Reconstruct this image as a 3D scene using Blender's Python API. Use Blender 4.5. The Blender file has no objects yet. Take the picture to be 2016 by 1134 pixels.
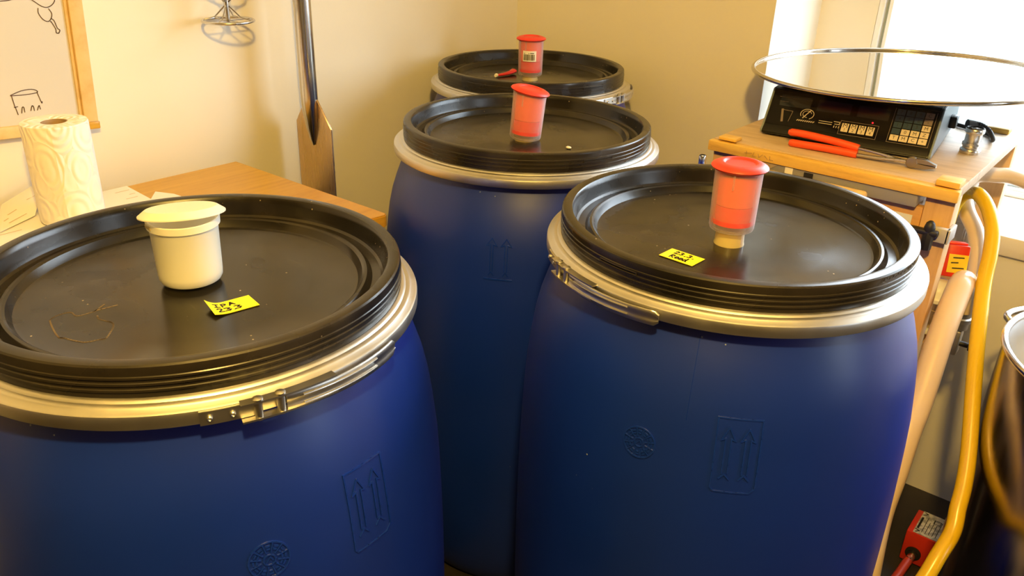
import bpy, bmesh, math, random
from mathutils import Vector, Matrix
random.seed(7)
PI = math.pi
S = 1.1          # metres per modelling unit
ZF = 0.865       # height of the drum tops above the floor, in modelling units
scn = bpy.context.scene
COL = scn.collection


def P(x, y, z):
    return Vector((x * S, y * S, (z + ZF) * S))


# ------------------------------------------------------------------ camera
cam_d = bpy.data.cameras.new('camera')
cam = bpy.data.objects.new('camera', cam_d)
COL.objects.link(cam)
scn.camera = cam
cam_d.sensor_width = 36.0
cam_d.lens = 36.0 * 1622.17 / 2016.0
cam_d.clip_start = 0.02
pit, rol, yaw = math.radians(25.3925), math.radians(1.7164), math.radians(39.0)
c_, s_ = math.cos(pit), math.sin(pit)
fw = Vector((0, c_, -s_)); up = Vector((0, s_, c_)); rt = Vector((1, 0, 0))
cr, sr = math.cos(rol), math.sin(rol)
r2 = cr * rt + sr * up
u2 = -sr * rt + cr * up
Rz = Matrix.Rotation(yaw, 3, 'Z')
fw, r2, u2 = Rz @ fw, Rz @ r2, Rz @ u2
m = Matrix((r2, u2, -fw)).transposed().to_4x4()
m.translation = P(0, 0, 0.35043)
cam.matrix_world = m

# ------------------------------------------------------------------ world, lamps, exposure
w = bpy.data.worlds.new('world'); scn.world = w; w.use_nodes = True
nt = w.node_tree; nt.nodes.clear()
wo = nt.nodes.new('ShaderNodeOutputWorld'); bg = nt.nodes.new('ShaderNodeBackground')
tc = nt.nodes.new('ShaderNodeTexCoord'); nz = nt.nodes.new('ShaderNodeTexNoise')
nz.inputs['Scale'].default_value = 3.0; nz.inputs['Detail'].default_value = 2.0
rp = nt.nodes.new('ShaderNodeValToRGB')
rp.color_ramp.elements[0].position = 0.35; rp.color_ramp.elements[0].color = (0.66, 0.80, 0.90, 1)
rp.color_ramp.elements[1].position = 0.65; rp.color_ramp.elements[1].color = (0.86, 0.93, 1.0, 1)
nt.links.new(tc.outputs['Generated'], nz.inputs['Vector'])
nt.links.new(nz.outputs['Fac'], rp.inputs['Fac'])
nt.links.new(rp.outputs['Color'], bg.inputs['Color'])
bg.inputs['Strength'].default_value = 13.0
nt.links.new(bg.outputs['Background'], wo.inputs['Surface'])


def lamp(name, kind, loc, energy, color, size):
    d = bpy.data.lights.new(name, kind); d.energy = energy; d.color = color
    if kind == 'POINT': d.shadow_soft_size = size
    o = bpy.data.objects.new(name, d); COL.objects.link(o); o.location = loc
    return o


lamp('hanging_bulb', 'POINT', P(0.03, 0.03, 0.90), 120.0, (1.0, 0.62, 0.135), 0.05)
por = lamp('window_portal', 'AREA', P(0.09, 2.295, 0.43), 1.0, (1, 1, 1), 0)
por.data.shape = 'RECTANGLE'; por.data.size = 1.42 * S; por.data.size_y = 1.40 * S
por.rotation_euler = (-PI / 2, 0, 0)
por.data.cycles.is_portal = True
por2 = lamp('window_portal', 'AREA', P(1.945, 1.225, 0.35), 1.0, (1, 1, 1), 0)
por2.data.shape = 'RECTANGLE'; por2.data.size = .35 * S; por2.data.size_y = .9 * S
por2.rotation_euler = (PI / 2, 0, PI / 2)
por2.data.cycles.is_portal = True
scn.view_settings.view_transform = 'Standard'
scn.view_settings.look = 'None'
scn.view_settings.gamma = 1.0
scn.view_settings.use_curve_mapping = False
scn.view_settings.exposure = 0.0
scn.cycles.use_denoising = True
scn.cycles.max_bounces = 10
scn.cycles.transparent_max_bounces = 16
scn.cycles.caustics_reflective = False
scn.cycles.caustics_refractive = False
scn.cycles.sample_clamp_indirect = 6.0


# ------------------------------------------------------------------ materials
class NM:
    """small helper around a material's node tree"""
    def __init__(self, name, base=(.8, .8, .8), rough=.5, metal=0., spec=.5):
        self.m = bpy.data.materials.new(name); self.m.use_nodes = True
        self.t = self.m.node_tree; self.b = self.t.nodes['Principled BSDF']
        self.out = self.t.nodes['Material Output']
        self.set('Base Color', (*base, 1)); self.set('Roughness', rough); self.set('Metallic', metal)
        self.set('Specular IOR Level', spec)

    def set(self, k, v): self.b.inputs[k].default_value = v
    def node(self, t, **kw):
        n = self.t.nodes.new(t)
        for k, v in kw.items():
            if k in n.inputs: n.inputs[k].default_value = v
            else: setattr(n, k, v)
        return n

    def link(self, a, b): self.t.links.new(a, b)

    def coord(self, scale=(1, 1, 1), rot=(0, 0, 0)):
        if not hasattr(self, 'tcn'): self.tcn = self.node('ShaderNodeTexCoord')
        mp = self.node('ShaderNodeMapping'); mp.inputs['Scale'].default_value = scale
        mp.inputs['Rotation'].default_value = rot
        self.link(self.tcn.outputs['Object'], mp.inputs['Vector'])
        return mp.outputs['Vector']

    def noise(self, scale, detail=3., vec=None, rough=.5):
        n = self.node('ShaderNodeTexNoise', Scale=scale, Detail=detail, Roughness=rough)
        self.link(vec or self.coord(), n.inputs['Vector'])
        return n.outputs['Fac']

    def ramp(self, fac, stops):
        r = self.node('ShaderNodeValToRGB'); e = r.color_ramp.elements
        while len(e) < len(stops): e.new(0.5)
        for i, (p, c) in enumerate(stops):
            e[i].position = p; e[i].color = (*c, 1) if len(c) == 3 else c
        self.link(fac, r.inputs['Fac'])
        return r.outputs['Color']

    def color(self, sock): self.link(sock, self.b.inputs['Base Color'])
    def rough(self, sock): self.link(sock, self.b.inputs['Roughness'])
    def bump(self, h, strength=.2, dist=.001):
        b = self.node('ShaderNodeBump', Strength=strength, Distance=dist)
        self.link(h, b.inputs['Height'])
        if self.b.inputs['Normal'].is_linked:
            self.link(self.b.inputs['Normal'].links[0].from_socket, b.inputs['Normal'])
        self.link(b.outputs['Normal'], self.b.inputs['Normal'])

    def mix(self, fac, a, b):
        n = self.node('ShaderNodeMix', data_type='RGBA')
        self.link(fac, n.inputs[0])
        for s, v in ((n.inputs[6], a), (n.inputs[7], b)):
            if isinstance(v, tuple): s.default_value = (*v, 1)
            else: self.link(v, s)
        return n.outputs[2]


def g3(v): return (v, v, v)


M = {}
# plaster
n = NM('plaster', (.86, .80, .70), .85, spec=.2)
n.color(n.ramp(n.noise(2.5, 3), [(.3, (.79, .745, .64)), (.7, (.84, .80, .70))]))
n.bump(n.noise(220, 3), .12, .0008); n.bump(n.noise(14, 2), .15, .004); M['plaster'] = n.m
n = NM('ceiling_paint', (.62, .60, .56), .9); M['ceiling'] = n.m
n = NM('floor_rubber', (.022, .017, .014), .6); n.color(n.ramp(n.noise(9, 4), [(.35, (.016, .012, .010)), (.7, (.035, .027, .021))])); M['floor'] = n.m
n = NM('room_wall', (.085, .065, .045), .9); M['room'] = n.m
n = NM('white_pvc', (.86, .88, .90), .35); M['pvc'] = n.m
n = NM('grey_gasket', (.34, .42, .50), .5); M['gasket'] = n.m
n = NM('sill_stone', (.80, .74, .66), .5); M['sill'] = n.m
n = NM('outside_ground', (.2, .24, .22), .9)
n.color(n.ramp(n.noise(.35, 2), [(.40, (.052, .063, .056)), (.50, (.062, .071, .066)), (.60, (.085, .092, .088))])); M['snow'] = n.m
# window pane: transparent with a weak mirror
n = NM('window_pane'); tr = n.node('ShaderNodeBsdfTransparent'); gl = n.node('ShaderNodeBsdfGlossy', Roughness=.02)
mx = n.node('ShaderNodeMixShader'); fr = n.node('ShaderNodeLayerWeight', Blend=.3)
n.link(n.ramp(fr.outputs['Facing'], [(.0, g3(.03)), (.7, g3(.06)), (1., g3(.5))]), mx.inputs[0]); n.link(tr.outputs[0], mx.inputs[1]); n.link(gl.outputs[0], mx.inputs[2])
n.link(mx.outputs[0], n.out.inputs['Surface']); M['pane'] = n.m

# blue drum plastic
n = NM('blue_drum_plastic', (.004, .019, .18), .40, spec=.65)
base = n.ramp(n.noise(5, 4), [(.3, (.0028, .0210, .26)), (.75, (.0036, .0250, .31))])
v = n.node('ShaderNodeTexVoronoi', Scale=46.0); n.link(n.coord(), v.inputs['Vector'])
sp = n.ramp(v.outputs['Distance'], [(.0, (1, 1, 1)), (.045, (1, 1, 1)), (.06, (0, 0, 0))])
rnd = n.ramp(n.noise(13, 2), [(.60, (0, 0, 0)), (.64, (1, 1, 1))])
mu = n.node('ShaderNodeMath', operation='MULTIPLY'); n.link(sp, mu.inputs[0]); n.link(rnd, mu.inputs[1])
n.color(n.mix(mu.outputs[0], base, (.30, .36, .48)))
n.rough(n.ramp(n.noise(9, 4), [(.3, g3(.37)), (.75, g3(.43))]))
n.bump(n.noise(300, 2), .06, .0004); n.bump(n.noise(7, 2), .10, .003); M['blue'] = n.m
n = NM('blue_emboss', (.006, .030, .32), .15, spec=.8); M['emboss'] = n.m

# black lid plastic with dust, smears and scratches
n = NM('black_lid_plastic', (.012, .011, .010), .3, spec=.5)
v = n.node('ShaderNodeTexVoronoi', Scale=75.0); n.link(n.coord(), v.inputs['Vector'])
sp = n.ramp(v.outputs['Distance'], [(.0, (1, 1, 1)), (.05, (1, 1, 1)), (.10, (0, 0, 0))])
rnd = n.ramp(n.noise(23, 2), [(.58, (0, 0, 0)), (.63, (1, 1, 1))])
mu = n.node('ShaderNodeMath', operation='MULTIPLY'); n.link(sp, mu.inputs[0]); n.link(rnd, mu.inputs[1])
sc = n.noise(18, 4, n.coord((1, 9, 1), (0, 0, .7)))
scr = n.ramp(sc, [(.70, (0, 0, 0)), (.78, (1, 1, 1))])
dust = n.ramp(n.noise(6, 4), [(.35, (.005, .0045, .004)), (.52, (.010, .008, .006)), (.75, (.036, .029, .021))])
c1 = n.mix(mu.outputs[0], dust, (.34, .28, .20))
mu2 = n.node('ShaderNodeMath', operation='MULTIPLY'); mu2.inputs[1].default_value = .10; n.link(scr, mu2.inputs[0])
n.color(n.mix(mu2.outputs[0], c1, (.30, .26, .2)))
n.rough(n.ramp(n.noise(7, 5), [(.3, g3(.15)), (.5, g3(.23)), (.66, g3(.38)), (.8, g3(.26))]))
n.bump(n.noise(9, 2), .12, .004); n.bump(n.noise(160, 2), .05, .0005); M['black'] = n.m
n = NM('black_mould_mark', (.02, .017, .014), .35); M['mark'] = n.m
n = NM('lid_residue', (.20, .15, .10), .6); M['residue'] = n.m

# metals
def metal(name, base, rough, streak=None, spread=.08):
    n = NM(name, base, rough, 1.0)
    vec = n.coord(streak) if streak else n.coord()
    n.rough(n.ramp(n.noise(30, 4, vec), [(.3, g3(max(.03, rough - spread))), (.75, g3(rough + spread))]))
    return n
n = metal('galvanised_steel', (.70, .68, .63), .40, None, .05); n.bump(n.noise(60, 3), .02, .0004); M['galv'] = n.m
n = metal('lever_steel', (.64, .62, .58), .36, None, .05); M['lever'] = n.m
n = metal('stainless', (.66, .64, .61), .24, (1, 1, .05)); M['steel'] = n.m
n = metal('paddle_steel_bench_tint', (.74, .56, .40), .30, (8, 8, .4)); M['paddle'] = n.m  # blade steel tinted warm to carry the workbench's orange reflection
n = metal('polished_lid_steel', (.80, .79, .77), .045, None, .02); n.bump(n.noise(9, 2), .03, .004); M['mirror'] = n.m
n = metal('lid_rim_steel', (.60, .57, .52), .16); M['rim'] = n.m
n = metal('pot_steel', (.40, .36, .32), .20, (1, 1, .1)); n.bump(n.noise(8, 3), .05, .004); M['pot'] = n.m
n = metal('pot_steel_window_lit', (.72, .74, .78), .42); M['pot_window_lit'] = n.m  # pot steel lightened and blued to stand in for the window's reflection
n = metal('pot_rim_steel', (.78, .78, .78), .22); M['potrim'] = n.m
n = metal('plier_steel', (.30, .25, .20), .40); M['plier'] = n.m
n = metal('dull_cast_metal', (.62, .60, .57), .45); M['cast'] = n.m
n = metal('brass', (.62, .47, .26), .35); M['brass'] = n.m

# woods
def wood(name, c1, c2, c3, axis=(1, 14, 14), scale=6, rough=.45, knots=True):
    n = NM(name, c1, rough)
    nf = n.noise(scale, 5, n.coord(axis), .6)
    col = n.ramp(nf, [(.25, c3), (.48, c1), (.75, c2)])
    if knots:
        k = n.ramp(n.noise(3.4, 2, n.coord((2, 3, 3))), [(.68, (0, 0, 0)), (.76, (1, 1, 1))])
        f = n.node('ShaderNodeMath', operation='MULTIPLY'); f.inputs[1].default_value = .45; n.link(k, f.inputs[0])
        col = n.mix(f.outputs[0], col, c3)
    n.color(col); n.bump(nf, .08, .0008)
    return n.m
M['bench'] = wood('orange_beech', (.56, .31, .03), (.62, .36, .045), (.46, .24, .02), (14, 1.2, 14), 5, .35)
M['bench_end'] = wood('orange_beech_end', (.60, .27, .07), (.66, .32, .09), (.5, .2, .05), (6, 6, 6), 5, .45, False)
M['table'] = wood('worn_pine_top', (.60, .44, .28), (.68, .52, .36), (.44, .31, .20), (2, 12, 12), 5, .5)
M['batten'] = wood('yellow_pine_batten', (.80, .49, .09), (.86, .56, .13), (.62, .34, .06), (2, 16, 16), 6, .5)
M['leg'] = wood('pine_leg', (.66, .40, .17), (.72, .46, .21), (.55, .31, .12), (16, 16, 1.5), 5, .5)
M['apron'] = wood('apron_pine', (.62, .33, .11), (.68, .38, .14), (.5, .25, .08), (1.5, 16, 16), 5, .5)
M['plank'] = wood('pale_plank', (.74, .54, .29), (.80, .60, .34), (.62, .42, .2), (12, 12, 1.5), 5, .55)
M['frame'] = wood('pine_frame', (.74, .52, .22), (.80, .58, .27), (.62, .40, .14), (16, 4, 4), 5, .5, False)

# airlocks
n = NM('red_cap_plastic', (.80, .045, .03), .38); n.set('Subsurface Weight', .15); n.set('Subsurface Radius', (.01, .003, .002)); M['redcap'] = n.m
n = NM('red_inner_bell', (.85, .10, .05), .5); M['redbell'] = n.m
n = NM('red_liquid', (.80, .018, .012), .25); M['redliq'] = n.m
n = NM('frosted_airlock_shell', (.90, .86, .84), .35)
tr = n.node('ShaderNodeBsdfTransparent'); tr.inputs[0].default_value = (.98, .95, .94, 1)
tl = n.node('ShaderNodeBsdfTranslucent'); tl.inputs[0].default_value = (.92, .88, .86, 1)
m0 = n.node('ShaderNodeMixShader'); m0.inputs[0].default_value = .4; n.link(n.b.outputs[0], m0.inputs[1]); n.link(tl.outputs[0], m0.inputs[2])
mx = n.node('ShaderNodeMixShader'); lw = n.node('ShaderNodeLayerWeight', Blend=.42)
fc = n.ramp(lw.outputs['Facing'], [(.0, g3(.14)), (.35, g3(.20)), (.65, g3(.45)), (.9, g3(.88)), (1., g3(.95))])
n.link(fc, mx.inputs[0]); n.link(tr.outputs[0], mx.inputs[1]); n.link(m0.outputs[0], mx.inputs[2])
n.link(mx.outputs[0], n.out.inputs['Surface']); M['shell'] = n.m
n = NM('milky_white_plastic', (.96, .95, .88), .35)
tl = n.node('ShaderNodeBsdfTranslucent'); tl.inputs[0].default_value = (.95, .92, .80, 1)
mx = n.node('ShaderNodeMixShader'); mx.inputs[0].default_value = .28; n.link(n.b.outputs[0], mx.inputs[1]); n.link(tl.outputs[0], mx.inputs[2]); n.link(mx.outputs[0], n.out.inputs['Surface'])
M['milky'] = n.m
n = NM('cream_grommet', (.60, .47, .22), .35); n.set('Subsurface Weight', .2); M['grommet'] = n.m
n = NM('barcode_paper', (.88, .84, .74), .7); M['sticker'] = n.m
n = NM('ink_black', (.012, .010, .010), .6); M['ink'] = n.m
n = NM('marker_brown', (.10, .045, .02), .6); M['marker'] = n.m
n = NM('light_print', (.62, .52, .40), .6); M['print'] = n.m
n = NM('yellow_note_paper', (.90, .83, .02), .65); n.set('Subsurface Weight', 0); M['note'] = n.m
n = NM('white_paper', (.86, .84, .82), .75); n.bump(n.noise(20, 2), .1, .002); M['paper'] = n.m
n = NM('whiteboard_surface', (.66, .62, .54), .35); M['board'] = n.m
# embossed kitchen paper
n = NM('kitchen_paper', (.88, .85, .82), .9)
vo = n.node('ShaderNodeTexVoronoi', Scale=26.0); n.link(n.coord((1, 1, .7)), vo.inputs['Vector'])
sn = n.node('ShaderNodeMath', operation='SINE'); ml = n.node('ShaderNodeMath', operation='MULTIPLY'); ml.inputs[1].default_value = 26.0
n.link(vo.outputs['Distance'], ml.inputs[0]); n.link(ml.outputs[0], sn.inputs[0])
n.bump(sn.outputs[0], .45, .0016); n.bump(n.noise(200, 2), .1, .0006); M['kitchen'] = n.m
n = NM('cardboard', (.40, .27, .15), .85); M['card'] = n.m
# plastics
n = NM('black_abs', (.008, .0075, .008), .35, spec=.3); M['abs'] = n.m
n = NM('scale_panel_film', (.006, .005, .006), .16, spec=.2); M['film'] = n.m
n = NM('scale_display', (.012, .016, .024), .1); M['display'] = n.m
n = NM('scale_side_window_lit', (.20, .24, .26), .35); M['abs_window_lit'] = n.m  # window light on the black scale's sides, put into their colour
n = NM('cream_key', (.72, .60, .44), .45); M['key'] = n.m
n = NM('dim_key', (.20, .15, .12), .45); M['keydim'] = n.m
n = NM('glare_key', (.02, .05, .085), .3); M['keyglare'] = n.m  # bluish glare over the number keys, put into the key colour
n = NM('red_led', (.8, .02, .04), .3); n.set('Emission Color', (1, .01, .03, 1)); n.set('Emission Strength', 1.5); M['led'] = n.m
n = NM('red_dipped_grip', (.78, .085, .018), .38); M['grip'] = n.m
n = NM('black_rubber', (.014, .013, .013), .5); M['rubber'] = n.m
n = NM('beige_hose', (.78, .61, .45), .28); n.set('Coat Weight', .3); M['beige'] = n.m
n = NM('yellow_hose', (.80, .52, .012), .26); M['yellow'] = n.m
n = NM('red_box_plastic', (.66, .035, .018), .4); M['redbox'] = n.m
n = NM('red_cable', (.50, .05, .025), .4); M['redcable'] = n.m
n = NM('data_plate', (.48, .48, .48), .4); n.color(n.ramp(n.noise(90, 3), [(.42, (.30, .30, .32)), (.56, (.60, .59, .58))])); M['plate'] = n.m
n = NM('yellow_sticker', (.80, .60, .03), .5); M['ysticker'] = n.m
n = NM('white_plastic', (.82, .80, .77), .4); M['white'] = n.m
n = NM('grey_bin_plastic', (.62, .60, .58), .35)
tl = n.node('ShaderNodeBsdfTranslucent'); tl.inputs[0].default_value = (.7, .68, .66, 1)
mx = n.node('ShaderNodeMixShader'); mx.inputs[0].default_value = .6; n.link(n.b.outputs[0], mx.inputs[1]); n.link(tl.outputs[0], mx.inputs[2]); n.link(mx.outputs[0], n.out.inputs['Surface'])
M['greybin'] = n.m
n = NM('grey_bracket', (.50, .48, .46), .4); M['bracket'] = n.m
n = NM('taupe_panel', (.34, .28, .22), .6); M['taupe'] = n.m
n = NM('red_rubber', (.62, .02, .03), .3); M['redrubber'] = n.m
n = NM('dark_red_card', (.16, .02, .012), .6); M['darkred'] = n.m
n = NM('label_white', (.80, .84, .86), .6); M['label'] = n.m


# ------------------------------------------------------------------ geometry helpers (modelling units)
def bm_new(): return bmesh.new()


def box(bm, c, s, bev=0., seg=2, mat=None):
    mt = Matrix.Translation(c)
    if mat is not None: mt = mt @ mat.to_4x4()
    mt = mt @ Matrix.Diagonal((*s, 1))
    r = bmesh.ops.create_cube(bm, size=1.0, matrix=mt)
    if bev > 0:
        es = list({e for v in r['verts'] for e in v.link_edges})
        bmesh.ops.bevel(bm, geom=es, offset=bev, segments=seg, affect='EDGES', profile=.5)
    return bm


def b2(bm, lo, hi, bev=0., seg=2):
    return box(bm, tuple((a + b) / 2 for a, b in zip(lo, hi)), tuple(b - a for a, b in zip(lo, hi)), bev, seg)


def lathe(bm, prof, seg=64, c=(0, 0, 0), mat=None):
    """prof: (r, z) from bottom/inside to top/outside"""
    rings = []
    T = Matrix.Translation(c) @ (mat.to_4x4() if mat is not None else Matrix())
    for r, z in prof:
        if r < 1e-6: rings.append([bm.verts.new(T @ Vector((0, 0, z)))])
        else: rings.append([bm.verts.new(T @ Vector((r * math.cos(2 * PI * k / seg), r * math.sin(2 * PI * k / seg), z))) for k in range(seg)])
    for a, b in zip(rings, rings[1:]):
        for k in range(seg):
            k2 = (k + 1) % seg
            if len(a) == 1 and len(b) == 1: continue
            if len(a) == 1: bm.faces.new((a[0], b[k2], b[k]))
            elif len(b) == 1: bm.faces.new((a[k], a[k2], b[0]))
            else: bm.faces.new((a[k], a[k2], b[k2], b[k]))
    return bm


def smooth_path(pts, n=8, closed=False):
    """Catmull-Rom"""
    pts = [Vector(p) for p in pts]; out = []
    N = len(pts)
    for i in range(N if closed else N - 1):
        if closed: p0, p1, p2, p3 = pts[(i - 1) % N], pts[i], pts[(i + 1) % N], pts[(i + 2) % N]
        else:
            p1, p2 = pts[i], pts[i + 1]
            p0 = pts[i - 1] if i > 0 else p1 * 2 - p2
            p3 = pts[i + 2] if i + 2 < N else p2 * 2 - p1
        for k in range(n):
            t = k / n
            out.append(.5 * (2 * p1 + (p2 - p0) * t + (2 * p0 - 5 * p1 + 4 * p2 - p3) * t * t + (3 * p1 - p0 - 3 * p2 + p3) * t ** 3))
    if not closed: out.append(pts[-1])
    return out


def tube(bm, pts, r, seg=12, closed=False, caps=True, flat=None):
    """r: number or list; flat=(scale along normal)"""
    pts = [Vector(p) for p in pts]; N = len(pts)
    tg = []
    for i in range(N):
        a = pts[i - 1] if (i > 0 or closed) else pts[i]
        b = pts[(i + 1) % N] if (i < N - 1 or closed) else pts[i]
        tg.append((b - a).normalized())
    ref = Vector((0, 0, 1)) if abs(tg[0].z) < .9 else Vector((1, 0, 0))
    nrm = (ref - tg[0] * ref.dot(tg[0])).normalized(); rings = []
    for i in range(N):
        nrm = nrm - tg[i] * nrm.dot(tg[i])
        nrm = nrm.normalized() if nrm.length > 1e-6 else Vector((1, 0, 0))
        bi = tg[i].cross(nrm); rr = r[i] if isinstance(r, (list, tuple)) else r
        rings.append([bm.verts.new(pts[i] + rr * (math.cos(2 * PI * k / seg) * nrm * (flat or 1) + math.sin(2 * PI * k / seg) * bi)) for k in range(seg)])
    for i in range(N if closed else N - 1):
        a, b = rings[i], rings[(i + 1) % N]
        for k in range(seg): bm.faces.new((a[k], a[(k + 1) % seg], b[(k + 1) % seg], b[k]))
    if caps and not closed:
        bm.faces.new(rings[0][::-1]); bm.faces.new(rings[-1])
    return bm


def prism(bm, poly, lo, hi, axes='xyz'):
    """poly in the first two axes, extruded along the third"""
    ix = {'x': 0, 'y': 1, 'z': 2}
    def mk(p, h):
        v = [0, 0, 0]; v[ix[axes[0]]] = p[0]; v[ix[axes[1]]] = p[1]; v[ix[axes[2]]] = h
        return bm.verts.new(v)
    a = [mk(p, lo) for p in poly]; b = [mk(p, hi) for p in poly]; n_ = len(poly)
    fs = [bm.faces.new(a[::-1]), bm.faces.new(b)]
    for k in range(n_): fs.append(bm.faces.new((a[k], a[(k + 1) % n_], b[(k + 1) % n_], b[k])))
    bmesh.ops.recalc_face_normals(bm, faces=fs)
    return bm


def stroke(bm, f, pts, wd, th=.0003):
    """a flat inked line; f(s, t, h) maps drawing coordinates to space"""
    for (x0, y0), (x1, y1) in zip(pts, pts[1:]):
        dx, dy = x1 - x0, y1 - y0; L = math.hypot(dx, dy) or 1e-6
        ex, ey = dx / L * wd * .4, dy / L * wd * .4; nx, ny = -dy / L * wd / 2, dx / L * wd / 2
        q = [(x0 - ex + nx, y0 - ey + ny), (x0 - ex - nx, y0 - ey - ny), (x1 + ex - nx, y1 + ey - ny), (x1 + ex + nx, y1 + ey + ny)]
        lo = [bm.verts.new(f(a, b, 0)) for a, b in q]; hi = [bm.verts.new(f(a, b, th)) for a, b in q]
        bm.faces.new(hi); bm.faces.new(lo[::-1])
        for k in range(4): bm.faces.new((lo[k], lo[(k + 1) % 4], hi[(k + 1) % 4], hi[k]))
    return bm


def mesh_of(name, bm, mat, angle=38, smooth=True):
    bmesh.ops.scale(bm, vec=(S, S, S), verts=bm.verts)
    bmesh.ops.recalc_face_normals(bm, faces=bm.faces)
    me = bpy.data.meshes.new(name); bm.to_mesh(me); bm.free()
    me.materials.append(M[mat] if isinstance(mat, str) else mat)
    if smooth:
        for p in me.polygons: p.use_smooth = True
        me.set_sharp_from_angle(angle=math.radians(angle))
    return me


def tag(o, label=None, cat=None, group=None, kind=None):
    if label: o['label'] = label
    if cat: o['category'] = cat
    if group: o['group'] = group
    if kind: o['kind'] = kind
    return o


def thing(name, label, cat, base, rotz=0., group=None, kind=None):
    o = bpy.data.objects.new(name, None); COL.objects.link(o)
    o.empty_display_size = .05
    o.location = P(*base); o.rotation_euler = (0, 0, rotz)
    return tag(o, label, cat, group, kind)


def part(name, me, parent, mat=None, label=None, angle=38):
    if isinstance(me, bmesh.types.BMesh): me = mesh_of(name, me, mat, angle)
    o = bpy.data.objects.new(name, me); COL.objects.link(o); o.parent = parent
    if label: o['label'] = label
    return o


def single(name, bm, mat, base, label=None, cat=None, rotz=0., group=None, kind=None, angle=38):
    o = bpy.data.objects.new(name, mesh_of(name, bm, mat, angle)); COL.objects.link(o)
    o.location = P(*base); o.rotation_euler = (0, 0, rotz)
    return tag(o, label, cat, group, kind)


def rotm(axis, deg): return Matrix.Rotation(math.radians(deg), 3, axis)


def text_bm(txt, size, f):
    """letters as real thin geometry; f(x, y, h) maps to space"""
    cu = bpy.data.curves.new('t', 'FONT'); cu.body = txt; cu.size = size; cu.align_x = 'CENTER'; cu.align_y = 'CENTER'
    cu.resolution_u = 2
    ob = bpy.data.objects.new('t', cu); COL.objects.link(ob)
    bpy.context.view_layer.update()
    me = bpy.data.meshes.new_from_object(ob.evaluated_get(bpy.context.evaluated_depsgraph_get()))
    bm = bmesh.new(); bm.from_mesh(me)
    for v in bm.verts: v.co = f(v.co.x, v.co.y, 0)
    bpy.data.objects.remove(ob); bpy.data.curves.remove(cu); bpy.data.meshes.remove(me)
    return bm


# ------------------------------------------------------------------ the room
WX, WY, NY = -1.468, 1.80, 2.07       # left wall, back wall, window plane in the niche
FZ, CZ = -ZF, 1.40
NL, NR, NT, NB = -.75, .92, 1.12, -.255   # window niche
single('floor', b2(bm_new(), (-1.9, -2.0, FZ - .08), (2.1, 2.3, FZ)), 'floor', (0, 0, 0), 'black rubbery floor', kind='structure')
def world_single(name, bm, mat, **k):
    """a mesh given in world modelling coordinates"""
    o = single(name, bm, mat, (0, 0, 0), **k)
    return o
world_single('ceiling', b2(bm_new(), (-1.9, -2.0, CZ), (2.1, 2.3, CZ + .08)), 'ceiling', kind='structure')
world_single('wall_left', b2(bm_new(), (WX - .2, -2.0, FZ), (WX, 2.3, CZ)), 'plaster', kind='structure')
bm = bm_new()
b2(bm, (WX - .2, WY, FZ), (NL, 2.3, CZ)); b2(bm, (NL, WY, FZ), (NR, 2.3, NB)); b2(bm, (NL, WY, NT), (NR, 2.3, CZ)); b2(bm, (NR, WY, FZ), (2.1, 2.3, CZ))
b2(bm, (NL, NY, NB), (-.618, 2.3, NT)); b2(bm, (.80, NY, NB), (NR, 2.3, NT))
world_single('wall_back', bm, 'plaster', kind='structure')
bm = bm_new()
b2(bm, (1.75, -2.0, FZ), (1.95, 1.05, CZ)); b2(bm, (1.75, 1.40, FZ), (1.95, 2.3, CZ)); b2(bm, (1.75, 1.05, FZ), (1.95, 1.40, -.10)); b2(bm, (1.75, 1.05, .80), (1.95, 1.40, CZ))
world_single('wall_right', bm, 'room', kind='structure')
world_single('wall_front', b2(bm_new(), (-1.9, -2.0, FZ), (2.1, -1.85, CZ)), 'room', kind='structure')
world_single('trim_1', b2(bm_new(), (NL + .002, WY - .012, -.267), (NR - .002, NY + .02, -.226), .004), 'sill', label='deep pale window sill under the window', kind='structure')
# window
win = thing('window_1', 'white plastic framed window with bright daylight outside', None, (0.09, NY, -.226), kind='structure')
x0, x1, z0, z1 = -.708, .708, .0, 1.34      # local
def frame4(bm, a0, a1, c0, c1, wdt, ylo, yhi, bev=.003):
    b2(bm, (a0, ylo, c0), (a0 + wdt, yhi, c1), bev); b2(bm, (a1 - wdt, ylo, c0), (a1, yhi, c1), bev)
    b2(bm, (a0 + wdt, ylo, c0), (a1 - wdt, yhi, c0 + wdt), bev); b2(bm, (a0 + wdt, ylo, c1 - wdt), (a1 - wdt, yhi, c1), bev)
    return bm
part('window_frame', frame4(bm_new(), x0, x1, z0, z1, .014, .0, .10), win, 'pvc')
part('gasket', frame4(bm_new(), x0 + .013, x1 - .013, z0 + .013, z1 - .013, .010, .018, .06, 0), win, 'gasket')
part('sash', frame4(bm_new(), x0 + .022, x1 - .022, z0 + .010, z1 - .022, .009, .004, .095, .002), win, 'pvc')
part('window_pane', b2(bm_new(), (x0 + .030, .080, z0 + .018), (x1 - .030, .084, z1 - .030)), win, 'pane')
win2 = thing('added_window', 'added unseen white framed window in the right wall, letting in daylight', None, (1.84, 1.225, -.10), rotz=-PI / 2, kind='structure')  # unseen window, added so daylight from the right casts the drum shadows
part('window_frame', frame4(bm_new(), -.175, .175, 0, .9, .04, 0, .06), win2, 'pvc')
part('window_pane', b2(bm_new(), (-.135, .030, .04), (.135, .034, .86)), win2, 'pane')
world_single('ground', b2(bm_new(), (-40, -40, -1.35), (60, 60, -1.25)), 'snow', kind='structure')

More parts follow.
